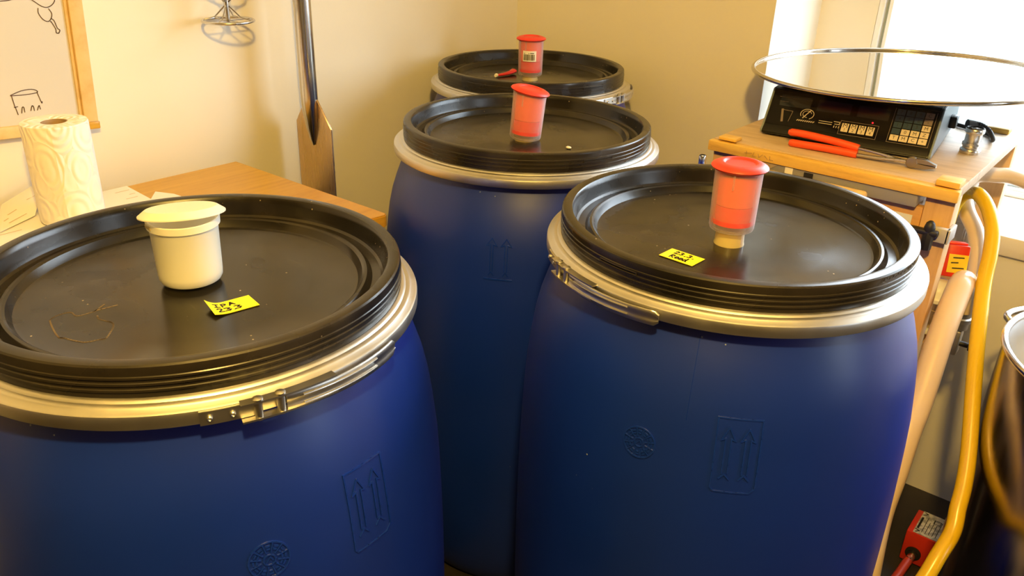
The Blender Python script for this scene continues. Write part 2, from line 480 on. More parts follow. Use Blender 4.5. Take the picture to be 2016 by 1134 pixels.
# ------------------------------------------------------------------ drums
BODY = [(-.865, .0), (-.865, .205), (-.862, .215), (-.85, .224), (-.82, .2355), (-.78, .2445), (-.72, .252), (-.66, .2560), (-.58, .2578), (-.50, .2585), (-.42, .2583), (-.36, .2577), (-.30, .2560), (-.26, .2545), (-.22, .2522), (-.18, .2478), (-.15, .2435), (-.125, .2380), (-.10, .2300), (-.08, .2225), (-.066, .2170), (-.056, .2135), (-.048, .2125), (-.040, .2125), (-.036, .2120)]
def body_r(z):
    for (za, ra), (zb, rb) in zip(BODY[1:], BODY[2:]):
        if za <= z <= zb and zb > za: return ra + (rb - ra) * (z - za) / (zb - za)
    return .21
LID = [(0, -.0345), (.160, -.0345), (.2075, -.0345), (.2105, -.033), (.2146, -.031), (.2146, -.0255), (.2157, -.0248), (.2157, -.0228), (.2147, -.0220), (.2147, -.0195), (.2158, -.0188), (.2158, -.0168), (.2148, -.0160), (.2148, -.0135), (.2159, -.0128), (.2159, -.0108), (.2151, -.0100), (.2153, -.0045), (.2148, -.0018), (.2132, -.0004), (.2110, 0), (.2045, 0), (.2022, -.0006), (.2006, -.0025), (.1992, -.0080), (.1975, -.0185), (.1962, -.0225), (.1935, -.0248), (.1880, -.0255), (.1845, -.0254), (.1826, -.0240), (.1810, -.0212), (.1790, -.0196), (.1762, -.0196), (.1738, -.0212), (.1712, -.0262), (.1690, -.0290), (.1655, -.0300), (.12, -.0300), (.06, -.0300), (0, -.0300)]
RING = [(.2120, -.0515), (.2300, -.0515), (.2318, -.0508), (.2324, -.0495), (.2324, -.0395), (.2318, -.0378), (.2300, -.0366), (.2262, -.0354), (.2250, -.0342), (.2238, -.0334), (.2200, -.0328), (.2188, -.0316), (.2176, -.0308), (.2150, -.0302), (.2135, -.0312), (.2125, -.0345), (.2120, -.0515)]
me_body = me_lid = me_ring = None
bm = bm_new(); lathe(bm, [(r, z + .865) for z, r in BODY], 128); me_body = mesh_of('body', bm, 'blue', 50)
bm = bm_new(); lathe(bm, [(r, z + .865) for r, z in LID], 128); me_lid = mesh_of('lid', bm, 'black', 28)
bm = bm_new(); lathe(bm, [(r, z + .865) for r, z in RING], 128); me_ring = mesh_of('clamp_ring', bm, 'galv', 35)
ZB = .865   # local z of a drum = z + ZB

def cyl(az, z, r):     # point on a cylinder round the drum axis
    a = math.radians(az)
    return Vector((r * math.cos(a), r * math.sin(a), z + ZB))


def skin(az0, z0, dr=0.):
    """maps (x along the wall, y up) to the drum's wall round azimuth az0"""
    def f(x, y, h):
        z = z0 + y; r = body_r(z)
        return cyl(az0 + math.degrees(x / r), z, r + dr + h)
    return f


def ridge(bm, f, pts, wd=.0014, th=.0017):
    """raised moulded line on the drum wall, subdivided so it hugs the wall"""
    q = []
    for a, b in zip(pts, pts[1:]):
        k = max(1, int(math.hypot(b[0] - a[0], b[1] - a[1]) / .010))
        q += [(a[0] + (b[0] - a[0]) * i / k, a[1] + (b[1] - a[1]) * i / k) for i in range(k)]
    q.append(pts[-1])
    return stroke(bm, lambda s, t, h: f(s, t, h - .0004), q, wd, th)


def arrow(bm, f, cx, y0, y1, hw, hh, sw):
    """outline of an upward arrow with a notched foot"""
    ridge(bm, f, [(cx - sw, y0), (cx - sw, y1 - hh), (cx - hw, y1 - hh - .002), (cx, y1), (cx + hw, y1 - hh - .002), (cx + sw, y1 - hh), (cx + sw, y0)])
    ridge(bm, f, [(cx - sw * 1.8, y0 - .007), (cx, y0 - .001), (cx + sw * 1.8, y0 - .007)])


def clock_bm(bm, az):
    f = skin(az, -.1965); R = .0185
    ridge(bm, f, [(R * math.cos(2 * PI * k / 28), R * math.sin(2 * PI * k / 28)) for k in range(29)], .0015)
    ridge(bm, f, [(.0055 * math.cos(2 * PI * k / 10), .0055 * math.sin(2 * PI * k / 10)) for k in range(11)], .0012)
    for k in range(12):
        a = 2 * PI * (k + .5) / 12
        ridge(bm, f, [(.008 * math.cos(a), .008 * math.sin(a)), (.0172 * math.cos(a), .0172 * math.sin(a))], .0011)
        a = 2 * PI * k / 12
        for rr_ in (.0115, .0145):
            ridge(bm, f, [(rr_ * math.cos(a - .09), rr_ * math.sin(a - .09)), (rr_ * math.cos(a + .09), rr_ * math.sin(a + .09))], .0016)
    ridge(bm, f, [(-.003, -.002), (.001, .003), (.003, -.001)], .0010)


def drum(label, c, latch, emb, style, mark, seam=None):
    t = thing('storage_drum', label, 'drum', (*c, -ZF), group=None)
    body = part('body', me_body, t)
    bm = bm_new()
    if style == 0:
        clock_bm(bm, emb)
        part('moulded_date_clock', bm, body, 'emboss')
        bm = bm_new(); f = skin(emb + 24.4, -.189)
        hw, hh = .0235, .0445
        ridge(bm, f, [(-hw, -hh + .004), (-hw, hh), (hw, hh), (hw + .001, -hh + .006), (hw - .005, -hh), (-hw + .003, -hh), (-hw, -hh + .004)], .0016, .0014)
        for cx in (-.0105, .0105): arrow(bm, f, cx, -.021, .034, .0075, .013, .0030)
        part('moulded_arrows', bm, body, 'emboss')
    elif style == 1:
        f = skin(emb, -.165)
        for cx in (-.0115, .0115): arrow(bm, f, cx, -.018, .034, .0085, .010, .0022)
        ridge(bm, f, [(-.022, -.0315), (.022, -.0315)], .0022, .0016)
        part('moulded_arrows', bm, body, 'emboss')
    if seam:
        bm = bm_new(); f = skin(seam, -.11)
        ridge(bm, f, [(.0, .045), (.0, -.045)], .0007, .0007)
        part('mould_seam', bm, body, 'emboss')
    lid = part('lid', me_lid, t)
    # moulded bar on the lid's side
    bm = bm_new()
    for z in (-.0128, -.0158):
        tube(bm, [cyl(mark + k, z - .0000, .2158) for k in range(0, 15)], .0008, 6)
    for k in (0, 14): tube(bm, [cyl(mark + k, -.0122, .2159), cyl(mark + k, -.0165, .2159)], .0008, 6)
    part('moulded_bar', bm, lid, 'mark')
    ring = part('clamp_ring', me_ring, t)
    # latch: back plate, hinge, lever, on the ring's outer face
    def strip(a0, a1, zlo, zhi, r, th, n=14, zoff=None):
        bm = bm_new(); rows = []
        for k in range(n + 1):
            q = k / n; a = a0 + (a1 - a0) * q
            rr_ = r(q) if callable(r) else r
            lo, hi = (zlo(q) if callable(zlo) else zlo), (zhi(q) if callable(zhi) else zhi)
            rows.append([bm.verts.new(cyl(a, lo, rr_)), bm.verts.new(cyl(a, hi, rr_)), bm.verts.new(cyl(a, hi, rr_ + th)), bm.verts.new(cyl(a, lo, rr_ + th))])
        for a, b in zip(rows, rows[1:]):
            for k in range(4): bm.faces.new((a[k], a[(k + 1) % 4], b[(k + 1) % 4], b[k]))
        bm.faces.new(rows[0]); bm.faces.new(rows[-1][::-1])
        return bm
    L = latch
    bm = strip(L - 13, L - 1, -.0515, -.0385, .2322, .0022)
    for a in (-11, -6.5): lathe(bm, [(.0026, 0), (.0026, .0014), (.0016, .0024), (.0008, .0016), (0, .0014)], 12, cyl(L + a, -.0450, .2343), Matrix.Rotation(math.radians(L + a), 3, 'Z') @ rotm('Y', 90))
    bmesh.ops.bevel(bm, geom=[e for e in bm.edges if e.calc_length() > .02], offset=.0004, segments=1, affect='EDGES')
    part('hinge_plate', bm, ring, 'lever')
    bm = bm_new()
    for z in (-.0530, -.0365): b = strip(L - 5, L + 16, z - .0009, z + .0009, .2318, .0090, 10); me = bpy.data.meshes.new('x'); b.to_mesh(me); b.free(); bm.from_mesh(me); bpy.data.meshes.remove(me)
    part('link_bracket', bm, ring, 'lever')
    bm = bm_new()
    for a in (-1.5, 3.2):
        tube(bm, [cyl(L + a, -.0548, .2368), cyl(L + a, -.0350, .2368)], .0036, 14)
        lathe(bm, [(0, 0), (.0046, 0), (.0046, .0012), (.003, .0022), (0, .0024)], 14, cyl(L + a, -.0352, .2368))
    part('hinge_pin', bm, ring, 'lever')
    bm = bm_new(); rows = []; nn = 28
    for k in range(nn + 1):
        q = k / nn; a = L + 4.5 + 32 * q; rb = .2346 + .0030 * math.sin(PI * q) ** .8
        taper = min(1, (1 - q) / .03 + .55) if q > .97 else 1
        lo, hi = -.0477 - .0088 * taper, -.0477 + .0088 * taper; h_ = hi - lo
        rows.append([bm.verts.new(cyl(a, lo + h_ * t_, rb + d_)) for t_, d_ in ((0, 0), (0, .0012), (.06, .0020), (.3, .0024), (.36, .0018), (.64, .0018), (.7, .0024), (.94, .0020), (1, .0012), (1, 0), (.5, .0003))])
    for p_, q_ in zip(rows, rows[1:]):
        for k in range(11): bm.faces.new((p_[k], p_[(k + 1) % 11], q_[(k + 1) % 11], q_[k]))
    bm.faces.new(rows[0]); bm.faces.new(rows[-1][::-1])
    lev = part('lever', bm, ring, 'lever')
    bm = bm_new()
    for z0 in (-.0435, -.0515):
        tube(bm, [cyl(L + 8 + 20 * k / 14, z0 + .0006 * k / 14, .2376 + .0025 * math.sin(PI * (3.5 + 20 * k / 14) / 32.5)) for k in range(15)], .0012, 8)
    part('pressed_rib', bm, lev, 'lever')
    return t


A, B, Cc, Dd = (-.752, .398), (-.885, 1.121), (-.400, .931), (-1.205, 1.534)
dA = drum('nearest blue plastic drum, its scratched black lid carrying the white airlock and IPA note', A, -18, -21.7, 0, 100)
dB = drum('middle blue plastic drum with a tilted red airlock and no note on its lid', B, 120, -60.4, 1, -27)
dC = drum('right blue plastic drum before the wooden table, with yellow note and red airlock on top', Cc, -118, -81.8, 0, -106, -70.8)
dD = drum('blue plastic drum in the corner, farthest back, with the barcoded red airlock', Dd, 5, 150, 0, -20)
for o in (dA, dB, dC, dD): o['group'] = 'blue storage drums'

# dried residue ring on the nearest lid
bm = bm_new(); lidA = [c for c in dA.children if c.name.startswith('lid')][0]
fr_ = lambda s, t, h: Vector((s, t, -.0301 + h + ZB))
for l in ([(-.0314, -.1355), (-.0356, -.1299), (-.0371, -.1216), (-.0334, -.1142), (-.0221, -.1136), (-.0197, -.0996), (-.0211, -.095), (-.0273, -.0845)],
          [(-.0081, -.1006), (.0001, -.1026), (.0097, -.0995), (.0156, -.0978), (.0231, -.1003), (.0307, -.1061), (.0409, -.1163), (.0389, -.1216), (.0349, -.1321), (.0253, -.1375), (.0132, -.1417), (.0083, -.1444), (-.0034, -.1428), (-.019, -.1391), (-.0314, -.1355)],
          [(-.0202, -.0961), (-.0167, -.0767)]):
    l = [(p.x, p.y) for p in smooth_path([(a, b, 0) for a, b in l], 4)]
    stroke(bm, fr_, l, .0016, .0004)
part('dried_residue', bm, lidA, 'residue')
# scuffed lettering along the right drum's lid edge
bm = bm_new(); lidC = [c for c in dC.children if c.name.startswith('lid')][0]
rr_ = random.Random(3)
for k in range(26):
    a = -19 + k * .85 + rr_.uniform(-.2, .2); z = -.0048 + rr_.uniform(-.001, .001)
    tube(bm, [cyl(a, z - .0013, .2150), cyl(a + rr_.uniform(-.5, .7), z + .0013, .2150)], .0006, 5)
part('moulded_lettering', bm, lidC, 'mark')

# ------------------------------------------------------------------ airlocks
def airlock_red(label, c, zb, lean, cap_lean=(0, 0), sticker=False, top=.072, grom=True, clip=False):
    t = thing('airlock', label, 'airlock', (c[0], c[1], -.030), group='red airlocks on the drum lids')
    R = rotm('Y', lean[0]) @ rotm('X', lean[1])
    b0 = zb + .030; H = top - zb; R4 = Matrix.Translation((0, 0, b0)) @ R.to_4x4() @ Matrix.Translation((0, 0, -b0))
    def xf(bm): bmesh.ops.transform(bm, matrix=R4, verts=bm.verts); return bm
    if grom:
        bm = bm_new(); lathe(bm, [(0, -.002), (.0185, -.002), (.0185, .001), (.0178, .004), (.0172, b0 - .001), (.0165, b0 + .001), (0, b0 + .001)], 32)
        part('grommet', bm, t, 'grommet')
    bm = bm_new(); r0 = .0272; r1 = .0284
    lathe(bm, [(0, b0), (r0 - .003, b0), (r0 - .001, b0 + .0012), (r0, b0 + .004), (r0 + .0003, b0 + .02), (r1, b0 + H - .004), (r1 + .0006, b0 + H - .001), (r1 - .0008, b0 + H - .0005), (r1 - .0016, b0 + H - .004), (r0 - .0015, b0 + .02), (r0 - .0018, b0 + .005), (r0 - .004, b0 + .0022), (0, b0 + .0022)], 48)
    part('outer_cylinder', xf(bm), t, 'shell')
    bm = bm_new(); lathe(bm, [(0, b0 + .009), (.0256, b0 + .009), (.0256, b0 + .033), (0, b0 + .033)], 48)
    part('sealing_liquid', xf(bm), t, 'redliq')
    bm = bm_new(); lathe(bm, [(.0246, b0 + .0335), (.0252, b0 + H - .008), (.0240, b0 + H - .005), (0, b0 + H - .005)], 40)
    part('inner_bell', xf(bm), t, 'redbell')
    bm = bm_new(); rc = .0338; cz = 0
    lathe(bm, [(r1 - .001, -.004), (r1 + .0012, -.003), (rc - .0014, -.0015), (rc, .0004), (rc - .0012, .0022), (rc - .006, .0046), (.0215, .0062), (.0195, .0056), (.0175, .0038), (.008, .0034), (0, .0034)], 48)
    bmesh.ops.transform(bm, matrix=Matrix.Translation((0, 0, b0 + H)) @ rotm('Y', cap_lean[0]).to_4x4() @ rotm('X', cap_lean[1]).to_4x4(), verts=bm.verts)
    cap = part('cap', xf(bm), t, 'redcap')
    bm = bm_new(); a = math.radians(-75)
    box(bm, (.0287 * math.cos(a), .0287 * math.sin(a), b0 + H - .012), (.0016, .0020, .020), .0004, 1, Matrix.Rotation(a, 3, 'Z'))
    part('moulded_rib', xf(bm), t, 'shell')
    if sticker:
        bm = bm_new(); A0 = math.radians(-57); f = lambda s, q, h: Vector(((.0290 + h) * math.cos(A0 + s / .029), (.0290 + h) * math.sin(A0 + s / .029), b0 + .0465 + q))
        n_ = 8; g = [[bm.verts.new(f(-.0155 + .031 * i / n_, y, 0)) for y in (-.0115, .0115)] for i in range(n_ + 1)]
        g2 = [[bm.verts.new(f(-.0155 + .031 * i / n_, y, .0004)) for y in (-.0115, .0115)] for i in range(n_ + 1)]
        for i in range(n_):
            bm.faces.new((g[i][0], g[i + 1][0], g[i + 1][1], g[i][1])); bm.faces.new((g2[i][0], g2[i + 1][0], g2[i + 1][1], g2[i][1]))
            for y in (0, 1): bm.faces.new((g[i][y], g[i + 1][y], g2[i + 1][y], g2[i][y]))
        st = part('price_sticker', xf(bm), t, 'sticker')
        bm = bm_new(); x = -.0125; rr2 = random.Random(5)
        while x < .011:
            wdt = rr2.choice([.0007, .0011, .0016]); stroke(bm, lambda s, q, h: f(s, q, .0005 + h), [(x, -.0085), (x, .0035)], wdt, .0002); x += wdt + rr2.choice([.0007, .0011])
        stroke(bm, lambda s, q, h: f(s, q, .0005 + h), [(-.012, .0062), (-.001, .0062)], .0014, .0002)
        stroke(bm, lambda s, q, h: f(s, q, .0005 + h), [(.002, .0066), (.0095, .0066)], .0016, .0002)
        part('barcode', xf(bm), st, 'ink')
    if clip:
        bm = bm_new(); a = math.radians(-12)
        box(bm, (.0188 * math.cos(a), .0188 * math.sin(a), b0 / 2), (.0016, .003, b0), .0004, 1, Matrix.Rotation(a, 3, 'Z'))
        part('clear_strip', bm, t, 'shell')
    return t


airlock_red('upright red airlock with a flat cap, on a cream grommet in the right drum lid', (-.391, .907), -.0105, (0, 0), (0, 0), top=.068, clip=True)
airlock_red('red airlock leaning to the right, sitting low on the middle drum lid', (-.872, 1.100), -.0265, (3.6, -3.0), (5.0, -4.0), top=.0545, grom=True)
airlock_red('red airlock with a barcode sticker, on the farthest drum lid', (-1.190, 1.512), -.0190, (0, 0), (0, 0), sticker=True, top=.062)
# white airlock
t = thing('airlock', 'wide milky white airlock with white cap on the nearest drum lid', 'airlock', (-.765, .402, -.030))
bm = bm_new(); lathe(bm, [(0, -.0), (.017, -.0), (.017, .006), (0, .006)], 32); part('grommet', bm, t, 'milky')
bm = bm_new()
lathe(bm, [(0, .0035), (.026, .0035), (.0302, .0050), (.0320, .0082), (.0325, .014), (.0338, .064), (.0345, .0652), (.0362, .0662), (.0364, .0732), (.0350, .0738), (.0325, .0725), (.0312, .064), (.0295, .014), (0, .010)], 64)
part('outer_cylinder', bm, t, 'milky')
bm = bm_new(); a = math.radians(-97)
part('side_slot', box(bm, (.0362 * math.cos(a), .0362 * math.sin(a), .0702), (.0010, .013, .0032), .0003, 1, Matrix.Rotation(a, 3, 'Z')), t, 'grommet')
bm = bm_new()
lathe(bm, [(.0345, .0740), (.0410, .0730), (.0430, .0733), (.0430, .0746), (.0360, .0798), (.0350, .0803), (0, .0803)], 64)
bmesh.ops.transform(bm, matrix=Matrix.Translation((0, 0, .0775)) @ Matrix.Rotation(math.radians(10), 4, Vector((-.465, -.885, 0))) @ Matrix.Translation((0, 0, -.074)), verts=bm.verts)
part('cap', bm, t, 'milky', angle=20)

# red rubber tag on the far lid
bm = bm_new()
pp = smooth_path([(0, 0, .004), (.012, .022, .0045), (.020, .042, .006), (.022, .055, .007)], 4)
tube(bm, pp, [.0045 + .0045 * k / (len(pp) - 1) for k in range(len(pp))], 12, flat=.6)
t = thing('rubber_tube_end', 'small red rubber tip lying beside the barcoded airlock on the far lid', 'tube', (-1.262, 1.478, -.030), rotz=.35)
part('sleeve', bm, t, 'redrubber')
bm = bm_new(); lathe(bm, [(0, -.001), (.0035, -.001), (.0046, .003), (.0046, .006), (0, .006)], 12, (0, -.006, .0046), rotm('X', -90)); part('pale_tip', bm, t, 'sticker')


bm = bm_new(); bmesh.ops.create_icosphere(bm, subdivisions=2, radius=.0034, matrix=Matrix.Translation((0, 0, .0022)) @ Matrix.Diagonal((1.6, 1, .65, 1)))
single('crumb', bm, 'paper', (-.784, 1.108, -.0300), 'tiny white crumb right of the airlock on the middle drum lid', 'crumb')

# ------------------------------------------------------------------ sticky notes
def note(label, bl, ang, wn, hn, curl, lines, z=-.0297):
    t = thing('sticky_note', label, 'note', (*bl, z), rotz=ang, group='yellow sticky notes on the lids')
    def f(s, q, h):       # s along the text 0..1, q up 0..1
        lift = curl * max(0, (.42 - s) / .42) ** 2 * (.35 + .65 * q)
        x = s * wn - (0.25 * curl * max(0, (.42 - s) / .42) ** 2 if curl else 0) * -1
        return Vector((x, q * hn, .0004 + lift + h))
    bm = bm_new(); n_ = 14
    lo = [[bm.verts.new(f(i / n_, j / 4, 0)) for j in range(5)] for i in range(n_ + 1)]
    hi = [[bm.verts.new(f(i / n_, j / 4, .0004)) for j in range(5)] for i in range(n_ + 1)]
    for i in range(n_):
        for j in range(4):
            bm.faces.new((hi[i][j], hi[i + 1][j], hi[i + 1][j + 1], hi[i][j + 1])); bm.faces.new((lo[i][j], lo[i][j + 1], lo[i + 1][j + 1], lo[i + 1][j]))
    part('paper', bm, t, 'note')
    bm = bm_new()
    # strokes in millimetre-like units: scale both axes alike
    for l in lines:
        pts = []
        for a, b in zip(l, l[1:]):
            k = max(1, int(abs(b[0] - a[0]) / .05)); pts += [(a[0] + (b[0] - a[0]) * i / k, a[1] + (b[1] - a[1]) * i / k) for i in range(k)]
        pts.append(l[-1])
        # stroke in real units then convert
        stroke(bm, lambda X, Y, h: f(X / wn, Y / hn, .00045 + h), [(a * wn, b * hn) for a, b in pts], .0017, .0002)
    part('handwriting', bm, t, 'ink')
    return t


def glyph(ch, x, y, w_, h_):
    G = {'I': [[(0, 1), (1, 1)], [(.5, 1), (.5, 0)], [(0, 0), (1, 0)]],
         'P': [[(.1, 0), (.15, 1), (.7, 1), (.95, .75), (.7, .5), (.12, .5)]],
         'A': [[(0, 0), (.5, 1), (1, 0)], [(.2, .38), (.8, .38)]],
         '2': [[(0, .8), (.3, 1), (.75, .95), (.8, .7), (.1, .05), (.15, .02), (1, .05)]],
         '3': [[(0, .95), (.4, 1), (.85, .85), (.4, .55), (.9, .35), (.6, .05), (.0, .1)]],
         '.': [[(.3, .0), (.45, .08)]],
         'R': [[(.1, 0), (.1, 1), (.7, .95), (.75, .65), (.15, .5), (.95, 0)]],
         'e': [[(.1, .35), (.8, .42), (.65, .7), (.25, .65), (.1, .3), (.4, .02), (.95, .15)]],
         'd': [[(.7, .5), (.3, .6), (.08, .3), (.3, .02), (.7, .2), (.75, 1.1), (.75, .1), (1, 0)]]}
    return [[(x + a * w_, y + b * h_) for a, b in l] for l in G[ch]]


ls = []
for k, ch in enumerate('IPA'): ls += glyph(ch, .15 + k * .165, .56 + .0 * k, .11, .24)
for ch, x in (('2', .15), ('3', .32), ('.', .47), ('3', .54)): ls += glyph(ch, x, .17, .13, .26)
note('curled yellow sticky note reading IPA 23.3 on the nearest drum lid', (-.674, .370), math.radians(79), .0475, .0275, .0075, ls)
ls = []
for ch, x in (('2', .22), ('3', .36), ('.', .50), ('3', .60), ('.', .74)): ls += glyph(ch, x, .60, .10, .26)
for ch, x in (('R', .24), ('e', .38), ('e', .50), ('d', .62)): ls += glyph(ch, x, .16, .12, .30)
note('flat yellow sticky note reading 23.3. Reed on the right drum lid', (-.434, .811), math.radians(-3), .0455, .0290, 0, ls)

# ------------------------------------------------------------------ workbench at the left wall
BZ = -.135
t = thing('workbench', 'orange wooden workbench against the left wall', 'workbench', (-1.20, .30, FZ))
def wl(bm, base):       # world -> local of an unrotated thing
    bmesh.ops.translate(bm, vec=(-base[0], -base[1], -base[2]), verts=bm.verts); return bm
bb = (-1.20, .30, FZ)
bm = bm_new(); prism(bm, [(-1.450, -.75), (-1.085, -.75), (-1.040, .30), (-.979, .868), (-.985, .876), (-1.415, .872), (-1.420, .61)], BZ - .022, BZ)
bmesh.ops.bevel(bm, geom=[e for e in bm.edges], offset=.002, segments=2, affect='EDGES')
part('worktop', wl(bm, bb), t, 'bench')
for x, y in ((-1.40, .80), (-1.09, .80), (-1.40, -.65), (-1.16, -.65)):
    part('leg', wl(b2(bm_new(), (x - .022, y - .022, FZ), (x + .022, y + .022, BZ - .022), .003), bb), t, 'bench')
part('apron', wl(b2(bm_new(), (-1.40, .785, BZ - .10), (-1.10, .805, BZ - .022), .002), bb), t, 'bench')
part('side_apron', wl(b2(bm_new(), (-1.412, -.65, BZ - .10), (-1.395, .80, BZ - .022), .002), bb), t, 'bench')

# kitchen roll
t = thing('paper_towel_roll', 'roll of embossed white kitchen paper standing on the workbench', 'paper roll', (-1.325, .515, BZ + .0030))
HR = .155
bm = bm_new(); lathe(bm, [(.0185, .001), (.046, .0), (.0475, .002), (.0475, HR - .003), (.0465, HR), (.0300, HR + .0008), (.0190, HR - .0005), (.0185, HR - .003), (.0185, .001)], 72)
part('paper', bm, t, 'kitchen')
bm = bm_new(); lathe(bm, [(.0184, .0005), (.0184, HR - .001), (.0172, HR - .001), (.0172, .0005), (.0184, .0005)], 40); part('cardboard_core', bm, t, 'card')
bm = bm_new(); n_ = 16; rows = []
for k in range(n_ + 1):
    a = math.radians(-30 + 75 * k / n_); rr2 = .0480 + .0016 * (k / n_) ** 2
    rows.append([bm.verts.new((rr2 * math.cos(a), rr2 * math.sin(a), z)) for z in (.001, HR - .002)] + [bm.verts.new(((rr2 + .0005) * math.cos(a), (rr2 + .0005) * math.sin(a), z)) for z in (HR - .002, .001)])
for p_, q_ in zip(rows, rows[1:]):
    for k in range(4): bm.faces.new((p_[k], p_[(k + 1) % 4], q_[(k + 1) % 4], q_[k]))
bm.faces.new(rows[0]); bm.faces.new(rows[-1][::-1])
part('loose_sheet', bm, t, 'kitchen')


# loose papers
def sheet(label, corners, lift=None, lines=(), z=.0006):
    """corners: 4 points (x, y, dz) on the bench; lines: text dashes in (s,t)"""
    c0 = Vector(corners[0])
    t = thing('paper_sheet', label, 'paper', (c0.x, c0.y, BZ), group='loose papers on the workbench')
    cs = [Vector(p) - Vector((c0.x, c0.y, 0)) for p in corners]
    def f(s, q, h):
        p = (cs[0] * (1 - s) + cs[1] * s) * (1 - q) + (cs[3] * (1 - s) + cs[2] * s) * q
        p.z += z + h
        return p
    bm = bm_new(); n_ = 6
    lo = [[bm.verts.new(f(i / n_, j / n_, 0)) for j in range(n_ + 1)] for i in range(n_ + 1)]
    hi = [[bm.verts.new(f(i / n_, j / n_, .0005)) for j in range(n_ + 1)] for i in range(n_ + 1)]
    for i in range(n_):
        for j in range(n_):
            bm.faces.new((hi[i][j], hi[i + 1][j], hi[i + 1][j + 1], hi[i][j + 1])); bm.faces.new((lo[i][j], lo[i][j + 1], lo[i + 1][j + 1], lo[i + 1][j]))
    for i in range(n_):
        for j in (0, n_): bm.faces.new((lo[i][j], lo[i + 1][j], hi[i + 1][j], hi[i][j])); bm.faces.new((lo[j][i], lo[j][i + 1], hi[j][i + 1], hi[j][i]))
    part('sheet', bm, t, 'paper')
    if lines:
        for (s0, q0), (s1, q1) in lines:
            bm = bm_new()
            a, b = f(s0, q0, .0007), f(s1, q1, .0007); d = (b - a).normalized(); nn = Vector((-d.y, d.x, 0)) * .0013
            vs = [bm.verts.new(p) for p in (a - nn, b - nn, b + nn, a + nn)]; bm.faces.new(vs)
            part('printed_line', bm, t, 'print')
    return t


sheet('white printed sheet on the workbench, right behind the paper roll', [(-1.18, .44, 0), (-1.18, .635, 0), (-1.418, .650, 0), (-1.420, .44, 0)], None, (((.85, .72), (.95, .72)), ((.92, .80), (.97, .80)), ((.85, .9), (.97, .9))), .0004)
sheet('white sheet on the workbench reaching farthest right toward the bench corner', [(-1.11, .47, 0), (-1.12, .70, 0), (-1.318, .684, 0), (-1.352, .668, 0)], None, (), .0012)
sheet('printed white sheet propped up between the wall and the left of the paper roll', [(-1.330, .395, 0), (-1.372, .475, .001), (-1.448, .530, .034), (-1.446, .455, .006)], None, (((.35, .15), (.75, .18)), ((.25, .45), (.45, .48)), ((.65, .62), (.95, .60)), ((.2, .3), (.3, .32))), .0024)
sheet('white sheet lying flat on the workbench left of the paper roll, nearest the frame edge', [(-1.22, .30, 0), (-1.22, .44, 0), (-1.440, .47, 0), (-1.440, .26, 0)], None, (((.7, .5), (.9, .5)),), .0006)
single('folder', b2(bm_new(), (-.08, -.07, 0), (.08, .07, .006), .001), 'darkred', (-1.185, .235, BZ + .0014), 'dark red folder under the papers at the left edge of the workbench', 'folder')

# ------------------------------------------------------------------ whiteboard on the left wall
t = thing('whiteboard', 'whiteboard with brown marker sketches in a pine frame on the left wall', 'whiteboard', (WX, .636, -.032))
tilt = rotm('X', -3.0)      # hangs a little crooked
def wbf(y, z, h, x=.012):
    v = tilt @ Vector((0, y - .636, z + .032)); v.x = x + h; return v
def wbbox(y0, y1, z0, z1, xa, xb, bev=.0015):
    bm = bm_new(); b2(bm, (xa, y0 - .636, z0 + .032), (xb, y1 - .636, z1 + .032), bev)
    bmesh.ops.transform(bm, matrix=tilt.to_4x4(), verts=bm.verts); return bm
ZT = .75
part('writing_panel', wbbox(-.55, .625, -.022, ZT, .002, .0118), t, 'board')
part('frame_rail', wbbox(.613, .636, -.032, ZT, .001, .019), t, 'frame', label='upright right frame rail')
part('frame_rail', wbbox(-.56, .6128, -.032, -.013, .001, .019), t, 'frame', label='bottom frame rail')
part('frame_rail', wbbox(-.56, .636, ZT, ZT + .02, .001, .019), t, 'frame')
part('frame_rail', wbbox(-.58, -.5602, -.032, ZT + .02, .001, .019), t, 'frame')
part('frame_lip', wbbox(.6075, .6128, -.0125, ZT, .010, .015), t, 'frame')
part('corner_block', wbbox(.6128, .6365, -.0325, -.020, .0195, .021), t, 'bench')
SK = [[(.515, .1841), (.5232, .1841), (.5341, .1841), (.5417, .1851), (.545, .187)], [(.5600, .1900), (.5713, .1832), (.5845, .1724), (.5934, .1702), (.6021, .1742), (.6067, .1809), (.606, .188)],
      [(.5785, .1697), (.5776, .1621), (.5826, .1523), (.5897, .1486), (.5954, .1529), (.5977, .1605), (.5945, .1678)],
      [(.5954, .1529), (.5993, .1486), (.6018, .1373), (.6051, .1338), (.6025, .1293), (.5988, .1304), (.5991, .136), (.5949, .1466), (.5936, .1483)],
      [(.5096, .0418), (.5267, .0465), (.5424, .0467), (.5503, .0431), (.5481, .0401), (.5291, .0397), (.5094, .041)],
      [(.5107, .04), (.5121, .0218)], [(.5110, .0222), (.5160, .0225)], [(.5125, .0217), (.5142, .01)], [(.5498, .0407), (.5534, .0235), (.5545, .0250)],
      [(.52, .0115), (.5226, .0202), (.5249, .0198), (.5248, .0123)], [(.5345, .0132), (.5375, .0202), (.5397, .0191), (.5398, .0124)], [(.5446, .0124), (.5485, .0193), (.5496, .0133)]]
sketch = []
def ti(y, z):      # undo the crookedness so strokes land where they are drawn
    v = tilt.inverted() @ Vector((0, y - .636, z + .032)); return v.y + .636, v.z - .032
for l in SK:
    l = [(p.x, p.y) for p in smooth_path([(a, b, 0) for a, b in l], 3)]
    sketch.append(l)
for nm, sl in (('bottle_sketch', sketch[1:4]), ('curved_line', sketch[:1]), ('pot_sketch', sketch[4:])):
    bm = bm_new()
    for l in sl: stroke(bm, lambda s, q, h: wbf(*ti(s, q), h, .0120), l, .0012, .0004)
    part(nm, bm, t, 'marker')

